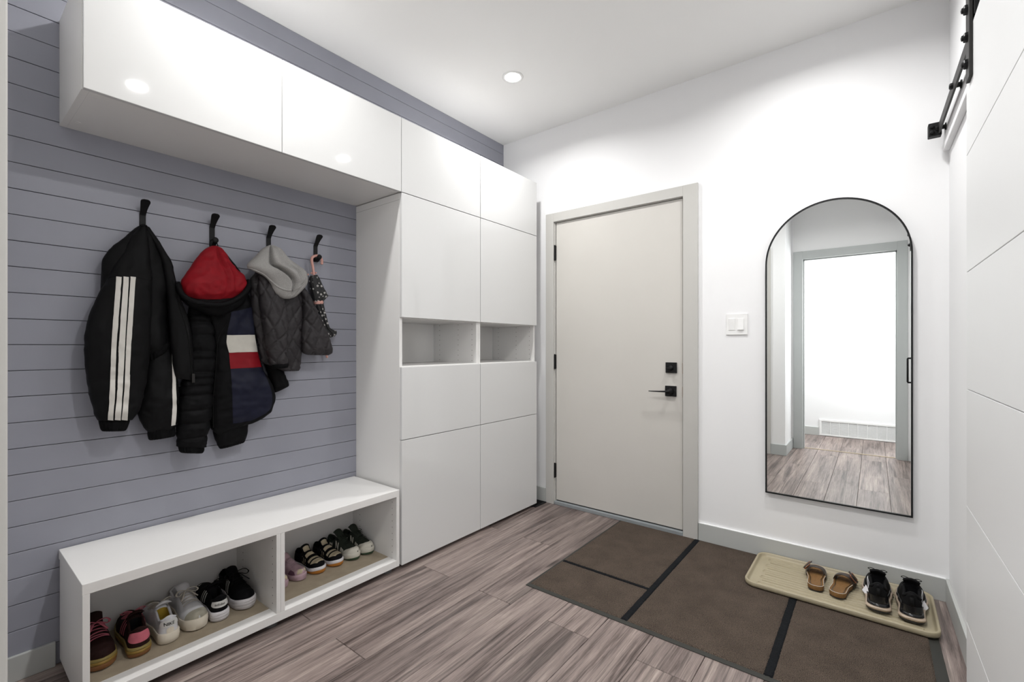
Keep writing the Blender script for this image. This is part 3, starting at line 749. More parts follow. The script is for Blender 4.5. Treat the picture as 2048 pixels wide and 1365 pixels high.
def surf_tube(name, pts, target, r, mt_, parent, n=40, off=0.0, flat=1.0, label=None):
    tb = target if isinstance(target, BVHTree) else bvh_of(target)
    path = []
    for x, y in catmull(pts, n):
        d = Vector(ray(x, y)).normalized(); h = tb.ray_cast(CAMP, d)
        if h[0] is None:
            if path: path.append(Vector((path[-1].x, at(x, y, X=path[-1].x).y, at(x, y, X=path[-1].x).z)))
            continue
        path.append(h[0] + Vector((off, 0, 0)))
    return MB().tube(path, r, 8, flat=flat).build(name, mt_, parent, smooth=True, label=label)
def cuff_disp(p, u, v, q):
    return 0.0032 * math.sin(math.asin(max(-1, min(1, u))) * 22) * (0.4 + abs(q))

# ---- black jacket with white stripes
XB = -2.262
j1 = tag(empty('striped_jacket', (XL + 0.03, HOOKS[0], 1.60)), 'black jacket with three white sleeve stripes, leftmost on the hooks', 'jacket', 'coats hanging on the wall hooks')
body = garment('body', [(277, 453, 293, 451, XB + .008, .012), (258, 466, 304, 463, XB + .010, .022), (236, 486, 314, 484, XB + .012, .030), (212, 508, 326, 515, XB + .012, .036), (204, 530, 334, 556, XB + .012, .038),
                        (203, 600, 335, 620, XB + .012, .038), (206, 660, 336, 665, XB + .012, .040), (215, 695, 338, 690, XB + .012, .036), (240, 714, 334, 704, XB + .012, .022)], M['nylon'], j1,
               lambda p, u, v, q: fold(p, 3.1, 26, 6, 0.012) + crinkle(p, 1.7, 40, 0.0025))
garment('hem_band', [(292, 704, 339, 684, XB + .012, .030), (293, 712, 337, 692, XB + .012, .034), (296, 722, 332, 702, XB + .012, .030), (300, 725, 328, 707, XB + .012, .016)], M['knit'], j1,
        lambda p, u, v, q: 0.004 * math.sin(u * 22), n=20)
garment('collar', [(206, 520, 214, 506, XB + .004, .016), (203, 545, 216, 540, XB + .004, .022), (201, 590, 214, 590, XB + .004, .020), (200, 640, 212, 640, XB, .012)], M['nylon'], j1, None, n=24, m=24)
frontp = garment('front_panel', [(290, 453, 299, 456, XB + .012, .010), (296, 468, 316, 480, XB + .020, .016), (308, 492, 330, 504, XB + .026, .019), (320, 518, 343, 526, XB + .030, .020), (328, 550, 348, 552, XB + .034, .020), (333, 585, 357, 587, XB + .036, .020), (337, 630, 373, 630, XB + .038, .021),
                                 (341, 680, 384, 678, XB + .040, .021), (347, 735, 387, 740, XB + .040, .020), (352, 756, 388, 763, XB + .040, .013)], M['nylon'], j1,
                 lambda p, u, v, q: fold(p, 8.2, 30, 5, 0.006) + crinkle(p, 2.7, 40, 0.0015))
surf_tube('zip', [(345, 560), (358, 610), (372, 655), (380, 700), (384, 758)], frontp, 0.0016, M['zip'], j1, off=0.001)
slB = garment('sleeve', [(304, 590, 334, 590, XB - .012, .016), (300, 640, 342, 640, XB - .008, .022), (296, 690, 346, 690, XB - .004, .026), (288, 740, 351, 740, XB + .008, .036), (276, 795, 355, 790, XB + .018, .044), (276, 828, 356, 820, XB + .018, .042),
                         (286, 852, 355, 846, XB + .018, .034), (298, 866, 350, 858, XB + .018, .022)], M['nylon'], j1,
              lambda p, u, v, q: fold(p, 13.2, 22, 7, 0.007) + crinkle(p, 4.7, 28, 0.0045))
garment('cuff', [(296, 862, 349, 855, XB + .018, .022), (296, 870, 350, 862, XB + .018, .026), (298, 879, 350, 870, XB + .018, .025), (300, 881, 348, 873, XB + .018, .016)], M['knit'], j1, cuff_disp, n=16)
decal('stripe', [(337, 640, 340, 640), (340, 680, 344, 680), (343, 720, 348, 720), (344, 777, 351, 777), (344, 820, 352, 820), (342, 852, 350, 850)], bvh_of(slB), M['stripe'], j1, nu=3, nv=60, label='white tape stripe')
slA = garment('sleeve', [(278, 455, 291, 452, XB + .022, .014), (262, 474, 296, 480, XB + .030, .022), (240, 512, 300, 525, XB + .036, .032), (218, 552, 303, 562, XB + .040, .038), (199, 587, 303, 600, XB + .044, .044), (178, 635, 302, 648, XB + .048, .048),
                         (170, 676, 300, 690, XB + .050, .050), (171, 722, 296, 730, XB + .050, .050), (177, 777, 289, 770, XB + .050, .050), (184, 808, 283, 800, XB + .048, .047), (190, 828, 275, 822, XB + .046, .042), (198, 841, 262, 840, XB + .044, .028)], M['nylon'], j1,
              lambda p, u, v, q: (fold(p, 21.2, 20, 5, 0.005) + crinkle(p, 6.7, 26, 0.0045)) * min(1, v * 4 + .3))
garment('cuff', [(197, 838, 260, 838, XB + .044, .028), (199, 848, 257, 848, XB + .044, .032), (202, 859, 252, 859, XB + .044, .030), (205, 863, 248, 862, XB + .044, .018)], M['knit'], j1, cuff_disp, n=16)
def cr(x, y, f=2.967, ox=160, oy=440): return ox + x / f, oy + y / f
for cols in (((218, 247), (190, 220), (183, 213), (178, 208), (166, 196)), ((258, 290), (232, 268), (226, 260), (220, 252), (205, 240)), ((300, 330), (275, 305), (268, 297), (262, 292), (246, 280))):
    rows = []
    for (a, b), y in zip(cols, (338, 700, 850, 1000, 1186)):
        xa, yy = cr(a, y); xb, _ = cr(b, y + 4); rows.append((xa, yy, xb, yy + 1))
    decal('stripe', rows, slA, M['stripe'], j1, nu=4, nv=80, label='white tape stripe')
boxo('zip_pull', (-2.205, -2.200, *sorted((at(384, 745, X=-2.2).y, at(390, 745, X=-2.2).y)), at(386, 766, X=-2.2).z, at(386, 748, X=-2.2).z), M['dgrey'], j1, 0.001)
surf_tube('seam', [(215, 557), (236, 553), (270, 555), (302, 562)], slA, 0.0010, M['knit'], j1, n=24)
surf_tube('hanging_loop', [(279, 462), (280, 452), (286, 449), (292, 452), (294, 462)], slA, 0.0014, M['knit'], j1, n=16, off=0.004)

def sm01(v): return math.sin(PI * min(1, max(0, v * 1.05)))
# ---- black puffer coat, red hood lining, navy white red side
def c2_(x, y): return 340 + x / 3.035, 470 + y / 3.035
def sec(l, r, X, h, fn=c2_): return (*fn(*l), *fn(*r), X, h)
XB = -2.258
j2 = tag(empty('puffer_coat', (XL + 0.03, HOOKS[1], 1.59)), 'black puffer coat with red hood lining and navy, white and red side', 'coat', 'coats hanging on the wall hooks')
ROWS = [c2_(0, y)[1] for y in (480, 530, 610, 710, 755, 835, 870, 915, 965, 1055, 1130, 1215, 1300)]
def puffs(X0, xref=400):
    zs = [at(xref, y, X=X0).z for y in ROWS]
    def f(p, u, v, q):
        for a, b in zip(zs, zs[1:]):
            if b <= p.z <= a:
                t = (a - p.z) / (a - b); return 0.011 * (math.sin(PI * t) ** 0.45) - 0.006 + fold(p, 2.2, 40, 20, 0.004) + crinkle(p, 3, 70, 0.0018)
        return 0
    return f
bd2 = garment('body', [sec((180, 330), (440, 330), XB, .020), sec((200, 430), (490, 400), XB, .030), sec((240, 520), (502, 480), XB, .030), sec((262, 620), (514, 600), XB, .032), sec((268, 720), (530, 720), XB, .032),
                       sec((262, 810), (556, 810), XB + .004, .038), sec((256, 900), (606, 900), XB + .012, .048), sec((252, 1000), (630, 985), XB + .012, .046), sec((250, 1090), (612, 1070), XB + .012, .042),
                       sec((256, 1170), (500, 1140), XB + .010, .034), sec((290, 1210), (430, 1160), XB + .008, .018)], M['puff'], j2,
              lambda p, u, v, q: fold(p, 31.2, 18, 6, 0.010) + crinkle(p, 6.1, 24, 0.0048) + 0.003 * abs(math.sin(p.z * 58)) ** .4, n=120)
slR = garment('sleeve', [sec((270, 1040), (470, 1040), XB - .012, .026), sec((264, 1130), (470, 1110), XB - .010, .030), sec((266, 1200), (468, 1165), XB - .008, .032), sec((285, 1265), (462, 1225), XB - .008, .030), sec((296, 1285), (455, 1245), XB - .008, .02)], M['puff'], j2,
              lambda p, u, v, q: crinkle(p, 8.1, 34, 0.004), n=30)
garment('cuff', [sec((292, 1278), (452, 1238), XB - .008, .022), sec((298, 1290), (452, 1250), XB - .008, .024), sec((305, 1300), (448, 1260), XB - .008, .016)], M['knit'], j2, cuff_disp, n=12)
garment('sleeve', [sec((560, 740), (600, 740), XB - .014, .018), sec((580, 800), (668, 790), XB - .014, .024), sec((600, 860), (695, 850), XB - .014, .026), sec((622, 930), (718, 900), XB - .014, .024), sec((634, 958), (720, 916), XB - .014, .014)], M['puff'], j2,
        lambda p, u, v, q: crinkle(p, 18.1, 34, 0.003), n=24)
slL = garment('sleeve', [sec((120, 400), (220, 440), XB - .004, .016), sec((110, 480), (240, 500), XB - .002, .022), sec((112, 600), (262, 600), XB + .002, .026), sec((106, 720), (268, 720), XB + .004, .030), sec((92, 850), (262, 850), XB + .008, .034),
                         sec((60, 950), (252, 950), XB + .014, .040), sec((48, 1050), (248, 1050), XB + .018, .043), sec((46, 1150), (238, 1150), XB + .018, .042), sec((46, 1230), (220, 1230), XB + .018, .040), sec((50, 1285), (216, 1288), XB + .018, .030)], M['puff'], j2, puffs(XB), n=150)
garment('cuff', [sec((52, 1282), (205, 1288), XB + .018, .030), sec((56, 1302), (204, 1306), XB + .018, .033), sec((62, 1318), (196, 1322), XB + .018, .028), sec((70, 1324), (186, 1326), XB + .018, .016)], M['knit'], j2, cuff_disp, n=14)
t2 = bvh_of(bd2)
def rr(*q): return [(*c2_(*a), *c2_(*b)) for a, b in q]
decal('navy_panel', rr(((372, 470), (492, 440)), ((360, 540), (504, 530)), ((345, 608), (512, 606))), t2, M['navy'], j2, 10, 14, label='navy panel')
decal('white_panel', rr(((345, 609), (512, 607)), ((344, 660), (520, 660)), ((358, 716), (528, 711))), t2, M['cream'], j2, 10, 12, label='off white panel')
decal('red_panel', rr(((357, 717), (528, 712)), ((361, 765), (541, 762)), ((367, 814), (552, 804))), t2, M['redp'], j2, 10, 12, label='red panel')
decal('navy_panel', rr(((367, 815), (552, 805)), ((374, 900), (596, 900)), ((378, 1000), (618, 985)), ((380, 1080), (598, 1068)), ((382, 1146), (492, 1128))), t2, M['navy'], j2, 14, 36, label='navy panel')
surf_tube('zip', [c2_(*q) for q in ((352, 530), (300, 610), (285, 700), (275, 850), (262, 1000), (262, 1170))], t2, 0.0020, M['zip'], j2, off=0.001)
surf_tube('placket_seam', [c2_(*q) for q in ((296, 640), (300, 760), (290, 900), (285, 1050), (290, 1190))], t2, 0.0014, M['knit'], j2, off=0.0005)
hd = garment('hood_lining', [sec((250, 68), (282, 68), XB + .010, .010), sec((205, 92), (312, 88), XB + .018, .022), sec((160, 150), (345, 140), XB + .026, .034), sec((112, 222), (400, 205), XB + .034, .044), sec((66, 285), (448, 262), XB + .040, .050),
                             sec((66, 330), (456, 310), XB + .042, .050), sec((100, 368), (430, 355), XB + .042, .045), sec((170, 395), (370, 393), XB + .040, .030)], M['redl'], j2,
              lambda p, u, v, q: (fold(p, 44.2, 22, 4, 0.014) + crinkle(p, 16.1, 26, 0.005) - 0.020 * math.exp(-((u - 0.25 - .10 * math.sin(3 * v)) / 0.07) ** 2) * sm01(v) + 0.010 * math.exp(-((u - 0.42) / 0.12) ** 2) * sm01(v)) * min(1, v * 3 + .2), n=90, m=96)
garment('hood', [sec((285, 75), (305, 80), XB + .004, .010), sec((290, 120), (352, 128), XB + .008, .014), sec((300, 180), (410, 205), XB + .012, .020), sec((200, 300), (470, 290), XB + .012, .024), sec((60, 360), (484, 340), XB + .016, .034), sec((110, 430), (440, 420), XB + .030, .040), sec((190, 470), (370, 465), XB + .032, .034), sec((245, 492), (320, 490), XB + .030, .018)], M['puff'], j2,
        lambda p, u, v, q: crinkle(p, 26.1, 26, 0.003), n=50)
tbh = [at(*c2_(*q), X=XB + d) for q, d in (((48, 296), .050), ((66, 350), .072), ((115, 392), .086), ((190, 415), .092), ((270, 424), .094), ((350, 414), .092), ((430, 372), .086), ((474, 318), .070), ((476, 280), .050))]
MB().tube([Vector(q) for q in catmull([tuple(v) for v in tbh], 40)], 0.0105, 12).build('hood_rim', M['puff'], j2, smooth=True)
MB().tube([Vector(q) for q in catmull([tuple(at(x, y, X=-2.262)) for x, y in ((420, 496), (420, 484), (427, 479), (433, 484), (437, 497))], 16)], 0.0018, 6).build('hanging_loop', M['knit'], j2, smooth=True)

# ---- charcoal quilted jacket with grey hood
def c3_(x, y): return 480 + x / 4.705, 470 + y / 4.705
def s3(l, r, X, h): return sec(l, r, X, h, c3_)
XB = -2.240
j3 = tag(empty('quilted_jacket', (XL + 0.03, HOOKS[2], 1.60)), 'small charcoal diamond quilted jacket with heather grey hood', 'jacket', 'coats hanging on the wall hooks')
def quilt(seed, ang=0.0, P=0.085):
    def f(p, u, v, q):
        a = (p.y * 1.25 + p.z * 0.72 + seed + 0.06 * mnoise.noise(Vector((p.y * 5, p.z * 5, seed)))) / P; b = (p.y * 1.25 - p.z * 0.72 + 0.06 * mnoise.noise(Vector((p.y * 5, p.z * 5, seed + 4)))) / P
        d = min(abs(a - round(a)), abs(b - round(b)))
        return 0.0095 * min(1, d * 6) ** 0.55 - 0.0080 + fold(p, seed, 22, 8, 0.006) + crinkle(p, seed + 1, 60, 0.0015)
    return f
garment('body', [s3((150, 330), (560, 440), XB, .022), s3((104, 420), (600, 500), XB, .030), s3((102, 560), (610, 600), XB, .034), s3((118, 760), (598, 760), XB, .036), s3((138, 900), (590, 900), XB, .036),
                 s3((165, 1030), (582, 1040), XB, .034), s3((196, 1150), (576, 1150), XB, .030), s3((205, 1200), (572, 1200), XB, .022), s3((380, 1270), (566, 1262), XB, .020), s3((420, 1285), (556, 1280), XB, .012)], M['quilt'], j3, quilt(0.31), n=150, m=110)
garment('sleeve', [s3((480, 470), (590, 490), XB + .014, .020), s3((560, 560), (640, 560), XB + .020, .028), s3((588, 700), (712, 700), XB + .022, .034), s3((580, 850), (786, 850), XB + .022, .036), s3((576, 980), (838, 970), XB + .022, .038),
                   s3((580, 1060), (860, 1055), XB + .022, .036), s3((592, 1110), (858, 1110), XB + .022, .028), s3((640, 1132), (830, 1134), XB + .022, .014)], M['quilt'], j3, quilt(0.7), n=120, m=90)
slf = garment('sleeve', [s3((170, 380), (330, 440), XB + .034, .022), s3((168, 480), (390, 560), XB + .040, .032), s3((185, 620), (430, 680), XB + .044, .036), s3((208, 780), (441, 800), XB + .046, .038), s3((230, 920), (438, 930), XB + .048, .038),
                         s3((246, 1050), (434, 1050), XB + .048, .036), s3((262, 1150), (436, 1140), XB + .048, .034), s3((288, 1232), (444, 1222), XB + .048, .032), s3((300, 1246), (444, 1236), XB + .048, .026)], M['quilt'], j3, quilt(1.13), n=130, m=90)
garment('cuff', [s3((290, 1222), (447, 1208), XB + .048, .033), s3((292, 1238), (449, 1224), XB + .048, .035), s3((300, 1256), (446, 1244), XB + .048, .031), s3((310, 1262), (436, 1252), XB + .048, .024)], M['knit'], j3, None, n=14)
def hoodf(p, u, v, q):
    e = 0.0
    c = -0.02 + 0.10 * v                    # a deep fold that runs down from the hook
    e -= 0.042 * math.exp(-((u - (-0.42 + 0.75 * v)) / 0.085) ** 2) * math.sin(PI * min(1, v * 1.15)) ** 0.8
    e += 0.014 * math.exp(-((u - (-0.15 + 0.75 * v)) / 0.20) ** 2) * math.sin(PI * min(1, v))
    e -= 0.014 * math.exp(-((u - 0.48 - 0.1 * v) / 0.10) ** 2) * math.sin(PI * min(1, v))
    return e + fold(p, 61.2, 14, 6, 0.006)
hd3 = garment('hood', [s3((272, 98), (308, 98), XB + .030, .012), s3((205, 130), (382, 135), XB + .044, .028), s3((140, 205), (448, 218), XB + .054, .040), s3((70, 285), (540, 285), XB + .060, .046), s3((120, 330), (618, 345), XB + .064, .050),
                       s3((222, 385), (636, 410), XB + .066, .050), s3((282, 450), (624, 466), XB + .068, .048), s3((310, 525), (574, 530), XB + .068, .040), s3((355, 578), (520, 582), XB + .066, .026), s3((400, 602), (470, 603), XB + .064, .012)], M['greyfl'], j3, hoodf, n=120, m=128, ex=2.1)
surf_tube('hood_hem', [c3_(*q) for q in ((75, 308), (150, 335), (225, 372), (290, 430), (360, 490), (430, 518), (500, 518), (560, 490), (610, 440), (626, 400))], hd3, 0.0042, M['greyfl'], j3, off=0.0, n=60)

# ---- umbrella
def c4_(x, y): return 600 + x / 4.711, 440 + y / 4.711
def s4(l, r, X, h): return sec(l, r, X, h, c4_)
um = tag(empty('umbrella', (XL + 0.045, HOOKS[3], 1.58)), 'black umbrella with white polka dots and pink crook handle on rightmost hook', 'umbrella')
XU = -2.272
def U(pts, X=XU, n=40): return [Vector(q) for q in catmull([tuple(at(*c4_(*p), X=X)) for p in pts], n)]
MB().tube(U(((135, 560), (122, 450), (110, 378), (124, 348), (160, 338), (190, 352), (206, 385), (205, 420))), 0.0068, 12).build('crook_handle', M['pinkp'], um, smooth=True)
MB().tube(U(((135, 545), (190, 900), (240, 1200), (255, 1290)), X=XU - 0.008, n=12), 0.0042, 8).build('shaft', M['blackp'], um, smooth=True)
MB().tube(U(((247, 1262), (252, 1282), (256, 1302)), X=XU - 0.008, n=6), [0.0056] * 5 + [0.004], 10).build('tip', M['pinkp'], um, smooth=True)
def pleat(p, u, v, q): return 0.003 * math.sin(u * 9 + v * 3) + 0.002 * math.sin(u * 21)
garment('canopy', [s4((100, 522), (158, 520), XU, .009), s4((84, 560), (176, 550), XU, .014), s4((90, 640), (216, 640), XU, .020), s4((104, 705), (256, 712), XU, .022), s4((112, 735), (236, 745), XU, .020), s4((130, 775), (216, 772), XU, .016),
                   s4((150, 815), (220, 815), XU, .017), s4((178, 900), (238, 900), XU, .017), s4((205, 980), (258, 980), XU, .016), s4((232, 1030), (282, 1026), XU, .014), s4((250, 1075), (338, 1045), XU, .016), s4((268, 1106), (342, 1072), XU, .012), s4((286, 1110), (322, 1098), XU, .005)], M['dots'], um, pleat, n=90)
garment('closing_strap', [s4((128, 768), (216, 762), XU, .018), s4((132, 780), (218, 778), XU, .0195), s4((136, 797), (216, 794), XU, .018)], M['pinkp'], um, None, n=8)
for x, y in ((76, 516), (108, 503), (150, 500)):
    c = at(*c4_(x, y), X=XU + 0.008)
    MB().lathe([(0.001, -0.0045), (0.0038, -0.003), (0.0045, 0), (0.0038, 0.003), (0.001, 0.0045)], tuple(c), 'z', 12).build('rib_tip', M['pinkp'], um, smooth=True)
# ------------------------------------------------------------------ shoes
def interp(tab, s):
    for (a, va), (b, vb) in zip(tab, tab[1:]):
        if s <= b:
            t = max(0, (s - a) / (b - a)); t = t * t * (3 - 2 * t); return va + (vb - va) * t
    return tab[-1][1]
def sm(a, b, x):
    t = min(1, max(0, (x - a) / (b - a))); return t * t * (3 - 2 * t)
class Shoe:
    WT = [(0, .030), (.12, .032), (.35, .031), (.55, .038), (.70, .043), (.82, .041), (1, .036)]
    def __init__(s, L=.262, wk=1.0, zs=.030, hk=1.0, H=None, toe=.20, q=2.5, openr=(.07, .40), rim=.70, spring=.010, ins=.002):
        s.L, s.zs, s.q, s.toe, s.op, s.rimk, s.sp, s.ins = L, zs, q, toe, openr, rim, spring, ins
        s.k = L / .262; s.wk = wk
        s.HT = H or [(0, .060), (.06, .064), (.22, .046), (.38, .070), (.46, .068), (.70, .044), (.85, .034), (.96, .026), (1, .012)]
        s.hk = hk
    def W(s, t):
        w_ = interp(s.WT, t) * s.k * s.wk
        if t < .11: w_ *= max(0, 1 - ((.11 - t) / .11) ** 2.4) ** .5
        if t > 1 - s.toe: w_ *= max(0, 1 - ((t - 1 + s.toe) / s.toe) ** 2.4) ** .5
        return w_
    def Hh(s, t): return interp(s.HT, t) * s.k * s.hk
    def lift(s, t): return s.sp * sm(.72, 1.05, t) + .002 * sm(.2, 0, t)
    def P(s, t, th, off=0.0, open_=True):
        w_ = max(0.0, s.W(t) - s.ins); h = s.Hh(t); c, sn_ = math.cos(th), math.sin(th)
        x = w_ * math.copysign(abs(c) ** (2 / s.q), c); z = h * abs(sn_) ** (2 / s.q)
        if open_:
            o = sm(s.op[0] - .025, s.op[0] + .02, t) * (1 - sm(s.op[1] - .02, s.op[1] + .03, t)); r = s.rimk * w_
            if o > 0 and abs(x) < r:
                z -= (h - .006) * o * (1 - (abs(x) / r) ** 8)
        y = .003 + t * (s.L - .006)
        if off:
            e = 1e-3
            a = s.P(min(1, t + e), th, 0, False) - s.P(max(0, t - e), th, 0, False); b = s.P(t, th + e, 0, False) - s.P(t, th - e, 0, False)
            n = b.cross(a)
            if n.length > 1e-12:
                n.normalize()
                cen = Vector((0, min(max(t, .12), .85) * s.L, s.zs + .01))
                if n.dot(Vector((x, y, s.zs + s.lift(t) + z)) - cen) < 0: n = -n
            else: n = Vector((0, -1 if t < .5 else 1, 0))
            return Vector((x, y, s.zs + s.lift(t) + z)) + n * off
        return Vector((x, y, s.zs + s.lift(t) + z))
    def stations(s):
        a = [0.0001 + .15 * (k / 17) ** 1.6 for k in range(18)]; b = [.15 + (.82 - .15) * k / 40 for k in range(1, 41)]; c = [1 - .18 * (1 - k / 11) ** 2 for k in range(1, 12)]
        return a + b + [min(q, .9999) for q in c]
    def heel(s, u, z):
        """a point of the heel's back wall at height z, u in -1..1 round the heel"""
        t = .12 * u * u; w_ = max(0, s.W(t) - s.ins); h = s.Hh(t); k = min(.999, max(0, (z - s.zs - s.lift(t)) / h))
        x = w_ * (1 - k ** s.q) ** (1 / s.q) * (1 if u >= 0 else -1)
        return Vector((x, .003 + t * (s.L - .006), z))
def make_shoe(name, label, cat, S, up, lining, layers, grp, mirror=False):
    root = tag(empty(name), label, cat, grp)
    st = S.stations(); nth = 84; rings = []
    for t in st: rings.append([S.P(t, PI * k / (nth - 1)) for k in range(nth)])
    mb = MB(); mb.loft(rings, closed=False, caps=False)
    nf = nth - 1
    for i in range(len(st) - 1):
        t = (st[i] + st[i + 1]) / 2
        for j in range(nf):
            p = rings[i][j]; w_ = max(1e-6, S.W(t) - S.ins)
            if S.op[0] < t < S.op[1] + .02 and abs(p.x) < (S.rimk + .03) * w_: mb.m[i * nf + j] = 1
    mb.build('upper', [up, lining], root, smooth=True)
    for nm, zz, mt_ in layers:        # zz: list of (height, outset)
        rings = []
        T = [0.0] + st[1:-1] + [1.0]
        for z, o in zz:
            r = []
            for sd in (1, -1):
                for t in (T if sd == 1 else T[-2:0:-1]):
                    lift_ = S.lift(t) * (0.35 if z < .004 else 1)
                    r.append(Vector((sd * (S.W(t) + o * (1 if 0 < t < 1 else 0)), -o + t * (S.L + 2 * o), z * 1.0 + lift_)))
            rings.append(r)
        MB().loft(rings).build(nm, mt_, root, smooth=True, sharp=0.9)
    return root
def collar(root, S, mt_, r=.0042, t1=.40):
    def q(t, sd):
        w_ = max(1e-5, S.W(t) - S.ins); x = S.rimk * w_ * .98; z = S.Hh(t) * (1 - (x / w_) ** S.q) ** (1 / S.q)
        return (sd * x, .003 + t * (S.L - .006), S.zs + S.lift(t) + z - .0005)
    tt = [t1 - (t1 - .075) * k / 9 for k in range(10)]
    pts = [q(t, 1) for t in tt] + [(0, .003 + .050 * S.L, S.zs + S.lift(.05) + S.Hh(.05) * .97)] + [q(t, -1) for t in tt[::-1]]
    pts = [pts[0]] + pts[1:]
    MB().tube(catmull(pts, 64), r * S.k, 10).build('collar', mt_, root, smooth=True)
def patch(root, S, nm, mt_, a, b, c, d, off=.0012, nu=10, nv=10, label=None):
    """quad patch on the upper; corners in (station, angle): a-b is one edge, d-c the other"""
    vs = []
    for j in range(nv + 1):
        v = j / nv
        for i in range(nu + 1):
            u = i / nu
            t = (a[0] * (1 - u) + b[0] * u) * (1 - v) + (d[0] * (1 - u) + c[0] * u) * v
            th = (a[1] * (1 - u) + b[1] * u) * (1 - v) + (d[1] * (1 - u) + c[1] * u) * v
            vs.append(S.P(t, th, off, False))
    n = nu + 1
    return MB().add(vs, [(j * n + i, j * n + i + 1, (j + 1) * n + i + 1, (j + 1) * n + i) for j in range(nv) for i in range(nu)]).build(nm, mt_, root, smooth=True, label=label)
def both(root, S, nm, mt_, a, b, c, d, **k):
    for f in (lambda q: q, lambda q: (q[0], PI - q[1])): patch(root, S, nm, mt_, f(a), f(b), f(c), f(d), **k)
def heel_tab(root, S, nm, mt_, z0, z1, um=.8, off=.0015, tail=0.0, label=None, n=20):
    vs = []
    for i in range(n + 1):
        u = -um + 2 * um * i / n
        k = 1 - 0.45 * (abs(u) / um) ** 3
        for j in range(7):
            z = z0 + (z1 - z0) * (0.5 - k / 2 + k * j / 6) + tail * 0
            p = S.heel(u, z); cen = Vector((0, .12 * S.L, z)); d = (p - cen); d.z = 0
            vs.append(p + d.normalized() * off)
    return MB().add(vs, [(i * 7 + j, i * 7 + j + 1, i * 7 + j + 8, i * 7 + j + 7) for i in range(n) for j in range(6)]).build(nm, mt_, root, smooth=True, label=label)
def tongue(root, S, mt_, top=.020, s0=.62, s1=.30, wid=.022, name='tongue', dz=0.0, th=.0032, label=None, full=None):
    fs0, fs1 = full or (s0, s1)
    rings = []
    for i in range(16):
        v = i / 15; t = s0 + (s1 - s0) * v
        h = S.Hh(max(t, .40)) if t > .40 else S.Hh(.40)
        V = (t - fs0) / (fs1 - fs0); z = S.zs + S.lift(t) + h + .0015 + dz + top * S.k * sm(.45, 1, V)
        y = t * S.L; wd = wid * S.k * (0.75 + .35 * V)
        tilt = .9 * V
        rings.append([Vector((wd * math.cos(a), y + .003 * math.sin(a) * tilt, z - .35 * wd * math.cos(a) ** 2 + th * math.sin(a))) for a in [2 * PI * k / 20 for k in range(20)]])
    return MB().loft(rings).build(name, mt_, root, smooth=True, label=label)
def cap_patch(root, S, nm, mt_, t_top, t_side, t1=.995, off=.0014, th0=.03, pw=2.0, label=None, nu=28, nv=10):
    vs = []
    for j in range(nv + 1):
        for i in range(nu + 1):
            th = th0 + (PI - 2 * th0) * i / nu
            ta = t_top + (t_side - t_top) * abs(math.cos(th)) ** pw
            vs.append(S.P(ta + (t1 - ta) * j / nv, th, off, False))
    n = nu + 1
    return MB().add(vs, [(j * n + i, j * n + i + 1, (j + 1) * n + i + 1, (j + 1) * n + i) for j in range(nv) for i in range(nu)]).build(nm, mt_, root, smooth=True, label=label)
def laces(root, S, mt_, ss=(.66, .61, .56, .51, .46), r=.0022, th0=.98, bow=True, cross=True, flat=.5, loopk=1.0):
    for i, t in enumerate(ss):
        path = []
        for k in range(13):
            u = k / 12; th = th0 + (PI - 2 * th0) * u
            tt = t + (.020 * (u - .5) * (1 if i % 2 else -1) if cross else 0)
            path.append(S.P(tt, th, .0035, False) + Vector((0, 0, .002 * math.sin(PI * u))))
        MB().tube(path, r * S.k ** .5, 6, flat=flat, up=(0, 0, 1)).build('lace', mt_, root, smooth=True)
    if bow:
        c = S.P(ss[-1] - .01, PI / 2, .006, False)
        k_ = S.k * loopk
        for sd in (1, -1):
            lp = [(0, 0, 0), (sd * .014, .006, .010), (sd * .034, .012, .012), (sd * .044, .022, .002), (sd * .034, .026, -.004), (sd * .014, .012, .002), (0, 0, 0)]
            MB().tube([c + Vector(q) * k_ for q in catmull(lp, 30)], r * S.k ** .5, 6, flat=flat, up=(0, 0, 1)).build('bow_loop', mt_, root, smooth=True)
            en = [(0, 0, .001), (sd * .012, .020, .002), (sd * .022, .042, -.006), (sd * .034, .054, -.018)]
            MB().tube([c + Vector(q) * k_ for q in catmull(en, 16)], r * S.k ** .5, 6, flat=flat, up=(0, 0, 1)).build('lace_end', mt_, root, smooth=True)
def lettering(root, S, txt, size, zc, mt_, off=.0026, uc=0.0, squash=1.0, bold=0.0):
    """words lying on the back of the heel"""
    cu = bpy.data.curves.new('txt', 'FONT'); cu.body = txt; cu.size = size; cu.align_x = 'CENTER'; cu.align_y = 'CENTER'; cu.resolution_u = 4; cu.offset = bold
    to = bpy.data.objects.new('txt', cu); COL.objects.link(to)
    bpy.context.view_layer.update()
    me = bpy.data.meshes.new_from_object(to.evaluated_get(bpy.context.evaluated_depsgraph_get()))
    bpy.data.objects.remove(to)
    bm = bmesh.new(); bm.from_mesh(me); bmesh.ops.triangulate(bm, faces=bm.faces); bmesh.ops.subdivide_edges(bm, edges=bm.edges, cuts=1); bm.to_mesh(me); bm.free()
    for v in me.vertices:
        x, z = v.co.x * squash + uc, v.co.y + zc      # seen from behind: +x is to the right when looking to +y
        lo, hi = 0.0, 1.0
        for _ in range(24):
            m_ = (lo + hi) / 2
            if abs(S.heel(m_, z).x) < abs(x): lo = m_
            else: hi = m_
        p = S.heel(hi if x >= 0 else -hi, z); cen = Vector((0, .12 * S.L, z)); d = p - cen; d.z = 0
        v.co = Vector((x, p.y, z)) + d.normalized() * off
    me.materials.clear(); me.materials.append(mt_)
    o = bpy.data.objects.new('lettering', me); COL.objects.link(o); o.parent = root; return o

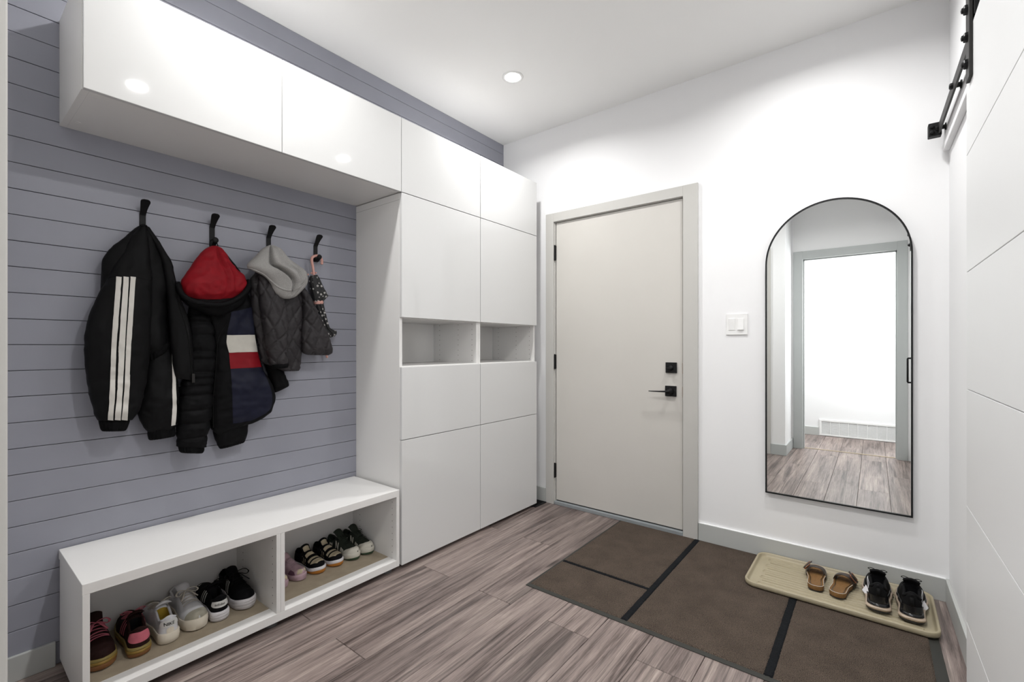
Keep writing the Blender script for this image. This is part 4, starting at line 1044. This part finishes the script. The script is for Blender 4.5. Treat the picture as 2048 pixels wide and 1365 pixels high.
fb = lambda n, c, r=0.75, **k: fabric(n, c, r, **k)
M.update(
    maroon=fb('dark_maroon_suede', (0.020, 0.008, 0.007), spec=.12), pink=fb('pink_suede', (0.52, 0.13, 0.17)), pinkl=fb('pink_lace', (0.46, 0.12, 0.16)),
    gum1=mat('ochre_rubber', (0.28, 0.17, 0.035), 0.5), gum2=mat('brown_gum_rubber', (0.20, 0.085, 0.028), 0.5), gum0=mat('olive_foam', (0.24, 0.18, 0.055), 0.6),
    wleather=mat('white_leather', (0.62, 0.62, 0.64), 0.4, bump=0.1), wsole=mat('cream_rubber', (0.66, 0.60, 0.50), 0.55), wlace=fb('off_white_lace', (0.52, 0.48, 0.42)), ysuede=fb('grey_suede', (0.34, 0.32, 0.26)),
    yel=fb('yellow_lining', (0.42, 0.28, 0.03)), blk=fb('black_suede', (0.004, 0.004, 0.005), spec=.12), blkl=fb('black_lace', (0.006, 0.006, 0.006), spec=.15), wrub=mat('white_rubber', (0.66, 0.64, 0.66), 0.45),
    wtab=mat('white_tab', (0.60, 0.60, 0.58), 0.45), ink=mat('black_print', (0.01, 0.01, 0.01), 0.5), lilac=fb('lilac_mesh', (0.46, 0.32, 0.36)), lilacd=fb('plum_mesh', (0.17, 0.085, 0.13)), lilacl=fb('lilac_lace', (0.45, 0.33, 0.38)),
    cream2=fb('cream_suede', (0.50, 0.43, 0.30)), bsole=mat('amber_rubber', (0.52, 0.20, 0.03), 0.5), green=fb('dark_green_suede', (0.022, 0.028, 0.021), spec=.15), gsole=mat('green_rubber', (0.03, 0.06, 0.03), 0.5), wleather2=mat('bone_leather', (0.55, 0.53, 0.46), 0.5),
    gmesh=fb('black_mesh', (0.006, 0.006, 0.0065), 0.8, spec=.15), champ=mat('champagne_foam', (0.42, 0.33, 0.25), 0.4), wht=mat('white_foam', (0.75, 0.74, 0.76), 0.5), shiny=mat('black_patent', (0.012, 0.012, 0.013), 0.15),
    cork=mat('cork', (0.20, 0.10, 0.03), 0.7, bump=0.4, bscale=350, var=0.35, vscale=260), footb=mat('gold_brown_leather', (0.060, 0.032, 0.010), 0.28, var=0.5, vscale=22), strapb=mat('dark_brown_leather', (0.022, 0.011, 0.008), 0.35), copper=mat('copper_buckle', (0.55, 0.22, 0.12), 0.2, metal=1.0),
)
def place(o, x, y, z, deg): o.location = (x, y, z); o.rotation_euler = (0, 0, math.radians(deg))
# local +y is the toe; turning by -90 points the toe to the room
def toe_at(o, S, tx, ty, z, deg):
    a = math.radians(deg); dx, dy = -math.sin(a), math.cos(a)
    place(o, tx - dx * S.L, ty - dy * S.L, z, deg)
ZB = 0.0590
G1 = 'shoes in the left compartment of the bench'; G2 = 'shoes in the right compartment of the bench'; G3 = 'shoes on the boot tray'
# pair 1: maroon and pink with gum sole
SA = Shoe(.262, 1.02, .032)
def gum_layers(S): return [('outsole', [(0, -.004), (.003, 0), (.012, .0015), (.013, .0012)], M['gum2']), ('midsole', [(.0131, .0005), (.015, .002), (.0215, .0025), (.023, .001)], M['gum1']), ('foam_layer', [(.0231, 0), (.025, .0018), (.031, .0016), (.033, -.001), (.0331, -.012)], M['gum0'])]
def maroon(label):
    o = make_shoe('sneaker', label, 'shoe', SA, M['maroon'], M['blk'], gum_layers(SA), G1)
    collar(o, SA, M['maroon'])
    tongue(o, SA, M['maroon'], .024)
    laces(o, SA, M['pinkl'], ss=(.70, .655, .61, .565, .52, .475), r=.0040, cross=True, flat=.30, loopk=.8)
    heel_tab(o, SA, 'heel_tab', M['pink'], SA.zs + .018, SA.zs + .055, um=.95, label='pink heel tab')
    for k in range(3):
        t = .40 + .055 * k; both(o, SA, 'side_stripe', M['pink'], (t, .10), (t + .025, .10), (t + .025 - .045, .95), (t - .045, .95), label='pink side stripe')
    return o
o = maroon('maroon sneaker with pink laces, toe forward, beside the bench end panel'); toe_at(o, SA, -2.020, .362, ZB, -92)
o = maroon('maroon sneaker with pink heel tab turned heel out'); place(o, -2.008, .459, ZB, 86)
# pair 2: white with a grey toe guard
SBW = Shoe(.258, 1.0, .034, H=[(0, .056), (.06, .060), (.22, .044), (.38, .068), (.46, .066), (.70, .044), (.86, .033), (.96, .026), (1, .012)])
def white(label):
    o = make_shoe('sneaker', label, 'shoe', SBW, M['wleather'], M['yel'], [('sole', [(0, -.003), (.003, .001), (.018, .003), (.034, .0024), (.037, .001), (.0372, -.010)], M['wsole'])], G1)
    collar(o, SBW, M['wleather'])
    boxo('insole', (-.020, .020, .030, .100, SBW.zs + .0075, SBW.zs + .0085), M['blk'], o, 0.004, label='dark insole')
    tongue(o, SBW, M['wleather'], .022)
    laces(o, SBW, M['wlace'], ss=(.68, .635, .59, .545, .50, .455), r=.0036, flat=.32, loopk=.85)
    cap_patch(o, SBW, 'toe_guard', M['ysuede'], .89, .86,   .9985, off=.0018, label='grey suede toe guard')
    both(o, SBW, 'eyelet_stay', M['wleather'], (.43, .62), (.43, 1.02), (.70, 1.05), (.76, .62), off=.0018)
    heel_tab(o, SBW, 'heel_tab', M['wtab'], SBW.zs + .026, SBW.zs + .050, um=.82, off=.0022, label='white heel tab with black lettering')
    heel_tab(o, SBW, 'heel_strip', M['wsole'], SBW.zs + .002, SBW.zs + .025, um=.28, off=.0014)
    lettering(o, SBW, 'NIKE', .0155, SBW.zs + .038, M['ink'], off=.0034, bold=.0003, uc=-.003, squash=.85)
    return o
o = white('white leather sneaker turned heel out with lettered heel tab'); place(o, -2.014, .548, ZB, 90)
o = white('white leather sneaker with off-white laces, toe forward'); toe_at(o, SBW, -2.020, .642, ZB, -88)
# pair 3: black with white sole
SC = Shoe(.256, 1.0, .033, q=2.4)
def black(label):
    o = make_shoe('sneaker', label, 'shoe', SC, M['blk'], M['blk'], [('sole', [(0, -.004), (.003, 0), (.010, .002), (.011, .0008), (.0125, .0022), (.022, .0026), (.0232, .0012), (.0245, .0024), (.034, .0022), (.0365, .0006), (.0367, -.010)], M['wrub'])], G1)
    collar(o, SC, M['blk'])
    tongue(o, SC, M['blk'], .024)
    laces(o, SC, M['blkl'], r=.0026, loopk=1.1)
    for k in range(3):
        t = .42 + .058 * k; both(o, SC, 'side_stripe', M['wtab'], (t, .12), (t + .026, .12), (t + .026 - .045, .9), (t - .045, .9), label='white side stripe')
    heel_tab(o, SC, 'heel_tab', M['wtab'], SC.zs + .022, SC.zs + .047, um=.92, label='white heel tab with black lettering')
    lettering(o, SC, 'adidas', .0140, SC.zs + .035, M['ink'], off=.0030, uc=-.004, squash=.9)
    return o
o = black('black sneaker turned heel out with lettered white heel tab'); place(o, -2.018, .716, ZB, 86)
o = black('black sneaker with white sole, toe forward, against the bench divider'); toe_at(o, SC, -2.020, .820, ZB, -88)
# right compartment: lilac, black and cream, green and bone
SK = Shoe(.185, 1.04, .022, hk=1.05, H=[(0, .066), (.06, .070), (.22, .056), (.38, .082), (.46, .076), (.70, .052), (.86, .040), (.96, .030), (1, .014)])
def lilac(label):
    o = make_shoe('sneaker', label, 'shoe', SK, M['lilac'], M['lilacd'], [('sole', [(0, -.003), (.002, 0), (.012, .002), (.022, .0018), (.024, 0), (.0242, -.008)], M['lilac'])], G2)
    collar(o, SK, M['lilac'])
    tongue(o, SK, M['lilac'], .026, wid=.026)
    laces(o, SK, M['lilacl'], ss=(.70, .65, .60, .55, .50), r=.0016, bow=False, flat=.8)
    patch(o, SK, 'velcro_strap', M['lilac'], (.40, .5), (.40, PI - .5), (.47, PI - .5), (.47, .5), off=.006, label='lilac hook and loop strap')
    patch(o, SK, 'toe_bumper', M['cream2'], (.90, .06), (.90, 1.0), (.985, 1.4), (.985, .2), off=.0016, label='cream toe bumper')
    patch(o, SK, 'toe_bumper', M['cream2'], (.90, PI - .06), (.90, PI - 1.0), (.985, PI - 1.4), (.985, PI - .2), off=.0016, label='cream toe bumper')
    both(o, SK, 'side_overlay', M['lilacd'], (.62, .05), (.86, .05), (.82, .5), (.70, .62), off=.0012)
    return o
o = lilac('small lilac sneaker with strap, toe forward beside the bench divider'); toe_at(o, SK, -2.074, 1.080, ZB, -74)
o = lilac('small lilac sneaker mostly hidden behind the bench divider'); toe_at(o, SK, -2.066, .985, ZB, -86)
SV = Shoe(.205, 1.12, .024, hk=.95, H=[(0, .066), (.06, .070), (.22, .056), (.38, .080), (.46, .074), (.70, .052), (.86, .040), (.96, .030), (1, .014)])
def velcro(label):
    o = make_shoe('strap_sneaker', label, 'shoe', SV, M['blk'], M['blk'], [('outsole', [(0, -.004), (.003, 0), (.011, .002), (.0115, .001)], M['bsole']), ('midsole', [(.0116, .0012), (.013, .0022), (.023, .0022), (.026, .0004), (.0262, -.008)], M['wrub'])], G2)
    collar(o, SV, M['blk'])
    tongue(o, SV, M['blk'], .028, wid=.028, s0=.49)
    tongue(o, SV, M['cream2'], .028, s0=.45, s1=.345, wid=.023, name='tongue_label', dz=.0022, full=(.49, .30), label='cream tongue label')
    patch(o, SV, 'vamp_panel', M['cream2'], (.495, .85), (.495, PI - .85), (.598, PI - .80), (.598, .80), off=.0014, label='cream vamp panel')
    patch(o, SV, 'vamp_panel', M['cream2'], (.665, .60), (.665, PI - .60), (.735, PI - .52), (.735, .52), off=.0014, label='cream vamp panel')
    patch(o, SV, 'toe_panel', M['cream2'], (.775, .45), (.775, PI - .45), (.93, PI - .95), (.93, .95), off=.0014, label='cream toe panel')
    for t in (.435, .60):
        patch(o, SV, 'velcro_strap', M['blk'], (t, .30), (t, PI - .30), (t + .06, PI - .30), (t + .06, .30), off=.005, nu=16, nv=4)
    for k in range(3):
        t = .44 + .07 * k; both(o, SV, 'side_stripe', M['cream2'], (t, .10), (t + .022, .10), (t + .022 - .05, .62), (t - .05, .62), label='cream side stripe')
    return o
o = velcro('black and cream strap sneaker with amber sole, next to the lilac one'); toe_at(o, SV, -2.066, 1.164, ZB, -84)
o = velcro('black and cream strap sneaker with amber sole, next to the green ones'); toe_at(o, SV, -2.066, 1.258, ZB, -84)
SG = Shoe(.225, 1.0, .025, hk=.98, H=[(0, .066), (.06, .072), (.22, .060), (.38, .086), (.46, .080), (.70, .052), (.86, .038), (.96, .029), (1, .014)])
def green(label):
    o = make_shoe('sneaker', label, 'shoe', SG, M['green'], M['blk'], [('outsole', [(0, -.004), (.003, 0), (.007, .001), (.0075, .0005)], M['gsole']), ('midsole', [(.0076, .001), (.010, .0022), (.027, .0022), (.030, .0004), (.0302, -.008)], M['wleather2'])], G2)
    collar(o, SG, M['green'])
    tongue(o, SG, M['green'], .030, wid=.026)
    laces(o, SG, M['green'], ss=(.70, .655, .61, .565, .52, .475), r=.0022, bow=True, loopk=.6)
    cap_patch(o, SG, 'toe_overlay', M['wleather2'], .90, .70,   .9985, off=.002, label='bone toe overlay')
    both(o, SG, 'side_overlay', M['wleather2'], (.56, .06), (.74, .06), (.70, .50), (.60, .55), label='bone side overlay')
    both(o, SG, 'heel_overlay', M['wleather2'], (.16, .30), (.28, .30), (.27, .62), (.17, .62), label='bone heel overlay')
    # the letter N in bone on both sides
    for f in (lambda q: q, lambda q: (q[0], PI - q[1])):
        for a, b, c, d in (((.40, .10), (.435, .10), (.415, .72), (.38, .72)), ((.50, .10), (.535, .10), (.515, .72), (.48, .72)), ((.38, .72), (.415, .72), (.535, .10), (.50, .10))):
            patch(o, SG, 'letter', M['wleather2'], f(a), f(b), f(c), f(d), off=.0026, nu=3, nv=8, label='bone side letter')
    return o
o = green('dark green and bone sneaker, left one of its pair'); toe_at(o, SG, -2.057, 1.349, ZB, -82)
o = green('dark green and bone sneaker at the right end of the bench'); toe_at(o, SG, -2.055, 1.4295, ZB, -84)

# black running shoes on the tray
ZTR = TF + 0.0036
SR = Shoe(.272, 1.06, .034, q=2.5, hk=1.12, openr=(.06, .44), rim=.78, spring=.014, H=[(0, .068), (.06, .074), (.22, .056), (.40, .074), (.48, .070), (.70, .044), (.86, .034), (.96, .026), (1, .012)])
def runner(label, side):
    o = make_shoe('running_shoe', label, 'shoe', SR, M['gmesh'], M['blk'], [('outsole', [(0, -.004), (.003, .003), (.009, .0065), (.0105, .006)], M['blackp']),
        ('midsole', [(.0106, .002), (.013, .0075), (.020, .0095), (.025, .0065), (.0255, .003)], M['champ']), ('air_sole', [(.0256, .001), (.028, .0035), (.034, .0025), (.0375, -.001), (.0377, -.010)], M['shiny'])], G3)
    collar(o, SR, M['gmesh'], .0055, .42)
    tongue(o, SR, M['gmesh'], .022, s1=.34, wid=.026)
    laces(o, SR, M['blkl'], ss=(.68, .64, .60, .56, .52), r=.0024, loopk=.72)
    heel_tab(o, SR, 'heel_counter', M['shiny'], SR.zs + .006, SR.zs + .036, um=.98, off=.0022, label='glossy black heel counter')
    pl = MB().tube([(0, -.004, SR.zs + .040), (0, -.008, SR.zs + .050), (0, -.006, SR.zs + .064), (0, .002, SR.zs + .070)], .0065, 8, flat=.35, up=(0, 1, 0)).build('pull_tab', M['blkl'], o, smooth=True)
    sd = 1 if side > 0 else -1
    fl = (lambda q: q) if sd > 0 else (lambda q: (q[0], PI - q[1]))
    # white outer midsole wing and the outlined curved mark above it
    w = MB(); pts = []
    for k in range(10):
        t = .36 + .26 * k / 9; a = Vector((sd * (SR.W(t) + .004), t * SR.L, .012)); b = Vector((sd * (SR.W(t) + .012 * math.sin(PI * k / 9) + .002), t * SR.L, .020 + .004 * math.sin(PI * k / 9))); c = Vector((sd * (SR.W(t) - .001), t * SR.L, .036 + .012 * math.sin(PI * k / 9)))
        pts.append([a, b, c, c - Vector((sd * .006, 0, 0)), a - Vector((sd * .006, 0, 0))])
    w.loft(pts); w.build('side_wing', M['wht'], o, label='white side wing')
    mk = catmull([(.30, .30), (.34, .22), (.42, .32), (.56, .72)], 20); mk2 = catmull([(.30, .30), (.33, .50), (.40, .50), (.56, .72)], 20)
    for m_ in (mk, mk2):
        MB().tube([SR.P(*fl(q), .002, False) for q in m_], .0009, 5).build('curved_mark', M['wht'], o, smooth=True, label='thin white outline of a curved mark')
    return o
o = runner('black running shoe on the tray, the one beside the sandals', -1); place(o, .013, 2.475, ZTR, 1)
o = runner('black running shoe at the right end of the tray', 1); place(o, .119, 2.465, ZTR, -2)

# single strap sandals
SS = Shoe(.245, 1.02, .024)
def sandal(label, side):
    root = tag(empty('sandal'), label, 'sandal', G3)
    T = [0.0] + SS.stations()[1:-1] + [1.0]
    def ring(z, o, zf=None):
        r = []
        for sd in (1, -1):
            for t in (T if sd == 1 else T[-2:0:-1]):
                r.append(Vector((sd * max(0, SS.W(t) + o) if 0 < t < 1 else 0, -o + t * (SS.L + 2 * o), z)))
        return r
    MB().loft([ring(0, -.002), ring(.001, 0), ring(.005, 0), ring(.0052, -.001)]).build('outsole', M['blackp'], root, smooth=True, sharp=.8)
    MB().loft([ring(.0053, -.001), ring(.007, .0005), ring(.022, .0015), ring(.026, .0012), ring(.0272, -.0005), ring(.0262, -.003), ring(.0225, -.006)], caps=True).build('cork_footbed', M['cork'], root, smooth=True, sharp=.9)
    MB().loft([ring(.0212, -.0045), ring(.0232, -.0045), ring(.0226, -.010), ring(.0212, -.022)]).build('insole', M['footb'], root, smooth=True)
    MB().tube([p for p in ring(.0272, .0008)][::1], .0011, 5, loop=True).build('edge_binding', M['wlace'], root, smooth=True)
    # a wide strap over the forefoot
    for nm, t0, t1, lift_, m_ in (('strap', .54, .80, 0, M['strapb']),):
        vs = []; nu, nv = 20, 8
        for j in range(nv + 1):
            t = t0 + (t1 - t0) * j / nv
            for i in range(nu + 1):
                a = PI * i / nu; w_ = SS.W(t) + .0035; h = (.050 - .014 * j / nv) + lift_
                for_in = Vector((w_ * math.copysign(abs(math.cos(a)) ** .8, math.cos(a)), t * SS.L, .009 + (h) * math.sin(a) ** .8)); vs.append(for_in)
        n = nu + 1; N = len(vs); mid = Vector((0, .67 * SS.L, .02))
        inn = [v + (mid - v).normalized() * .003 for v in vs]
        fs = [(j * n + i, j * n + i + 1, (j + 1) * n + i + 1, (j + 1) * n + i) for j in range(nv) for i in range(nu)]
        fs += [(N + a, N + d, N + c, N + b) for a, b, c, d in fs[:]]
        for i in range(nu): fs += [(i, N + i, N + i + 1, i + 1), (nv * n + i, nv * n + i + 1, N + nv * n + i + 1, N + nv * n + i)]
        st_ = MB().add(vs + inn, fs).build(nm, m_, root, smooth=True, sharp=1.0)
    # the big buckle on the outer side
    sd = side; y0 = .66 * SS.L; x0 = sd * (SS.W(.66) * .82); z0 = .046
    ux = Vector((sd * .62, 0, -.78)).normalized(); uy = Vector((0, 1, 0)); nrm = Vector((sd * .78, 0, .62)).normalized()
    c = Vector((x0, y0, z0)) + nrm * .004
    MB().tube([c + ux * a * .016 + uy * b * .019 for a, b in ((-1, -1), (1, -1), (1, 1), (-1, 1))], .0026, 8, loop=True, up=tuple(nrm)).build('buckle', M['copper'], root)
    MB().tube([c - ux * .016 + nrm * .001, c + ux * .018 + nrm * .002], .0018, 8).build('buckle_pin', M['copper'], root, smooth=True)
    MB().tube([c - ux * .030, c - ux * .01 + nrm * .002, c + ux * .022 + nrm * .003], .011, 8, flat=.14, up=tuple(nrm)).build('buckle_strap', M['strapb'], root, smooth=True)
    return root
o = sandal('brown single strap sandal with cork footbed, left one of the pair', -1); place(o, -.212, 2.515, ZTR, 4)
o = sandal('brown single strap sandal with copper buckle beside the running shoes', 1); place(o, -.134, 2.503, ZTR, -8)
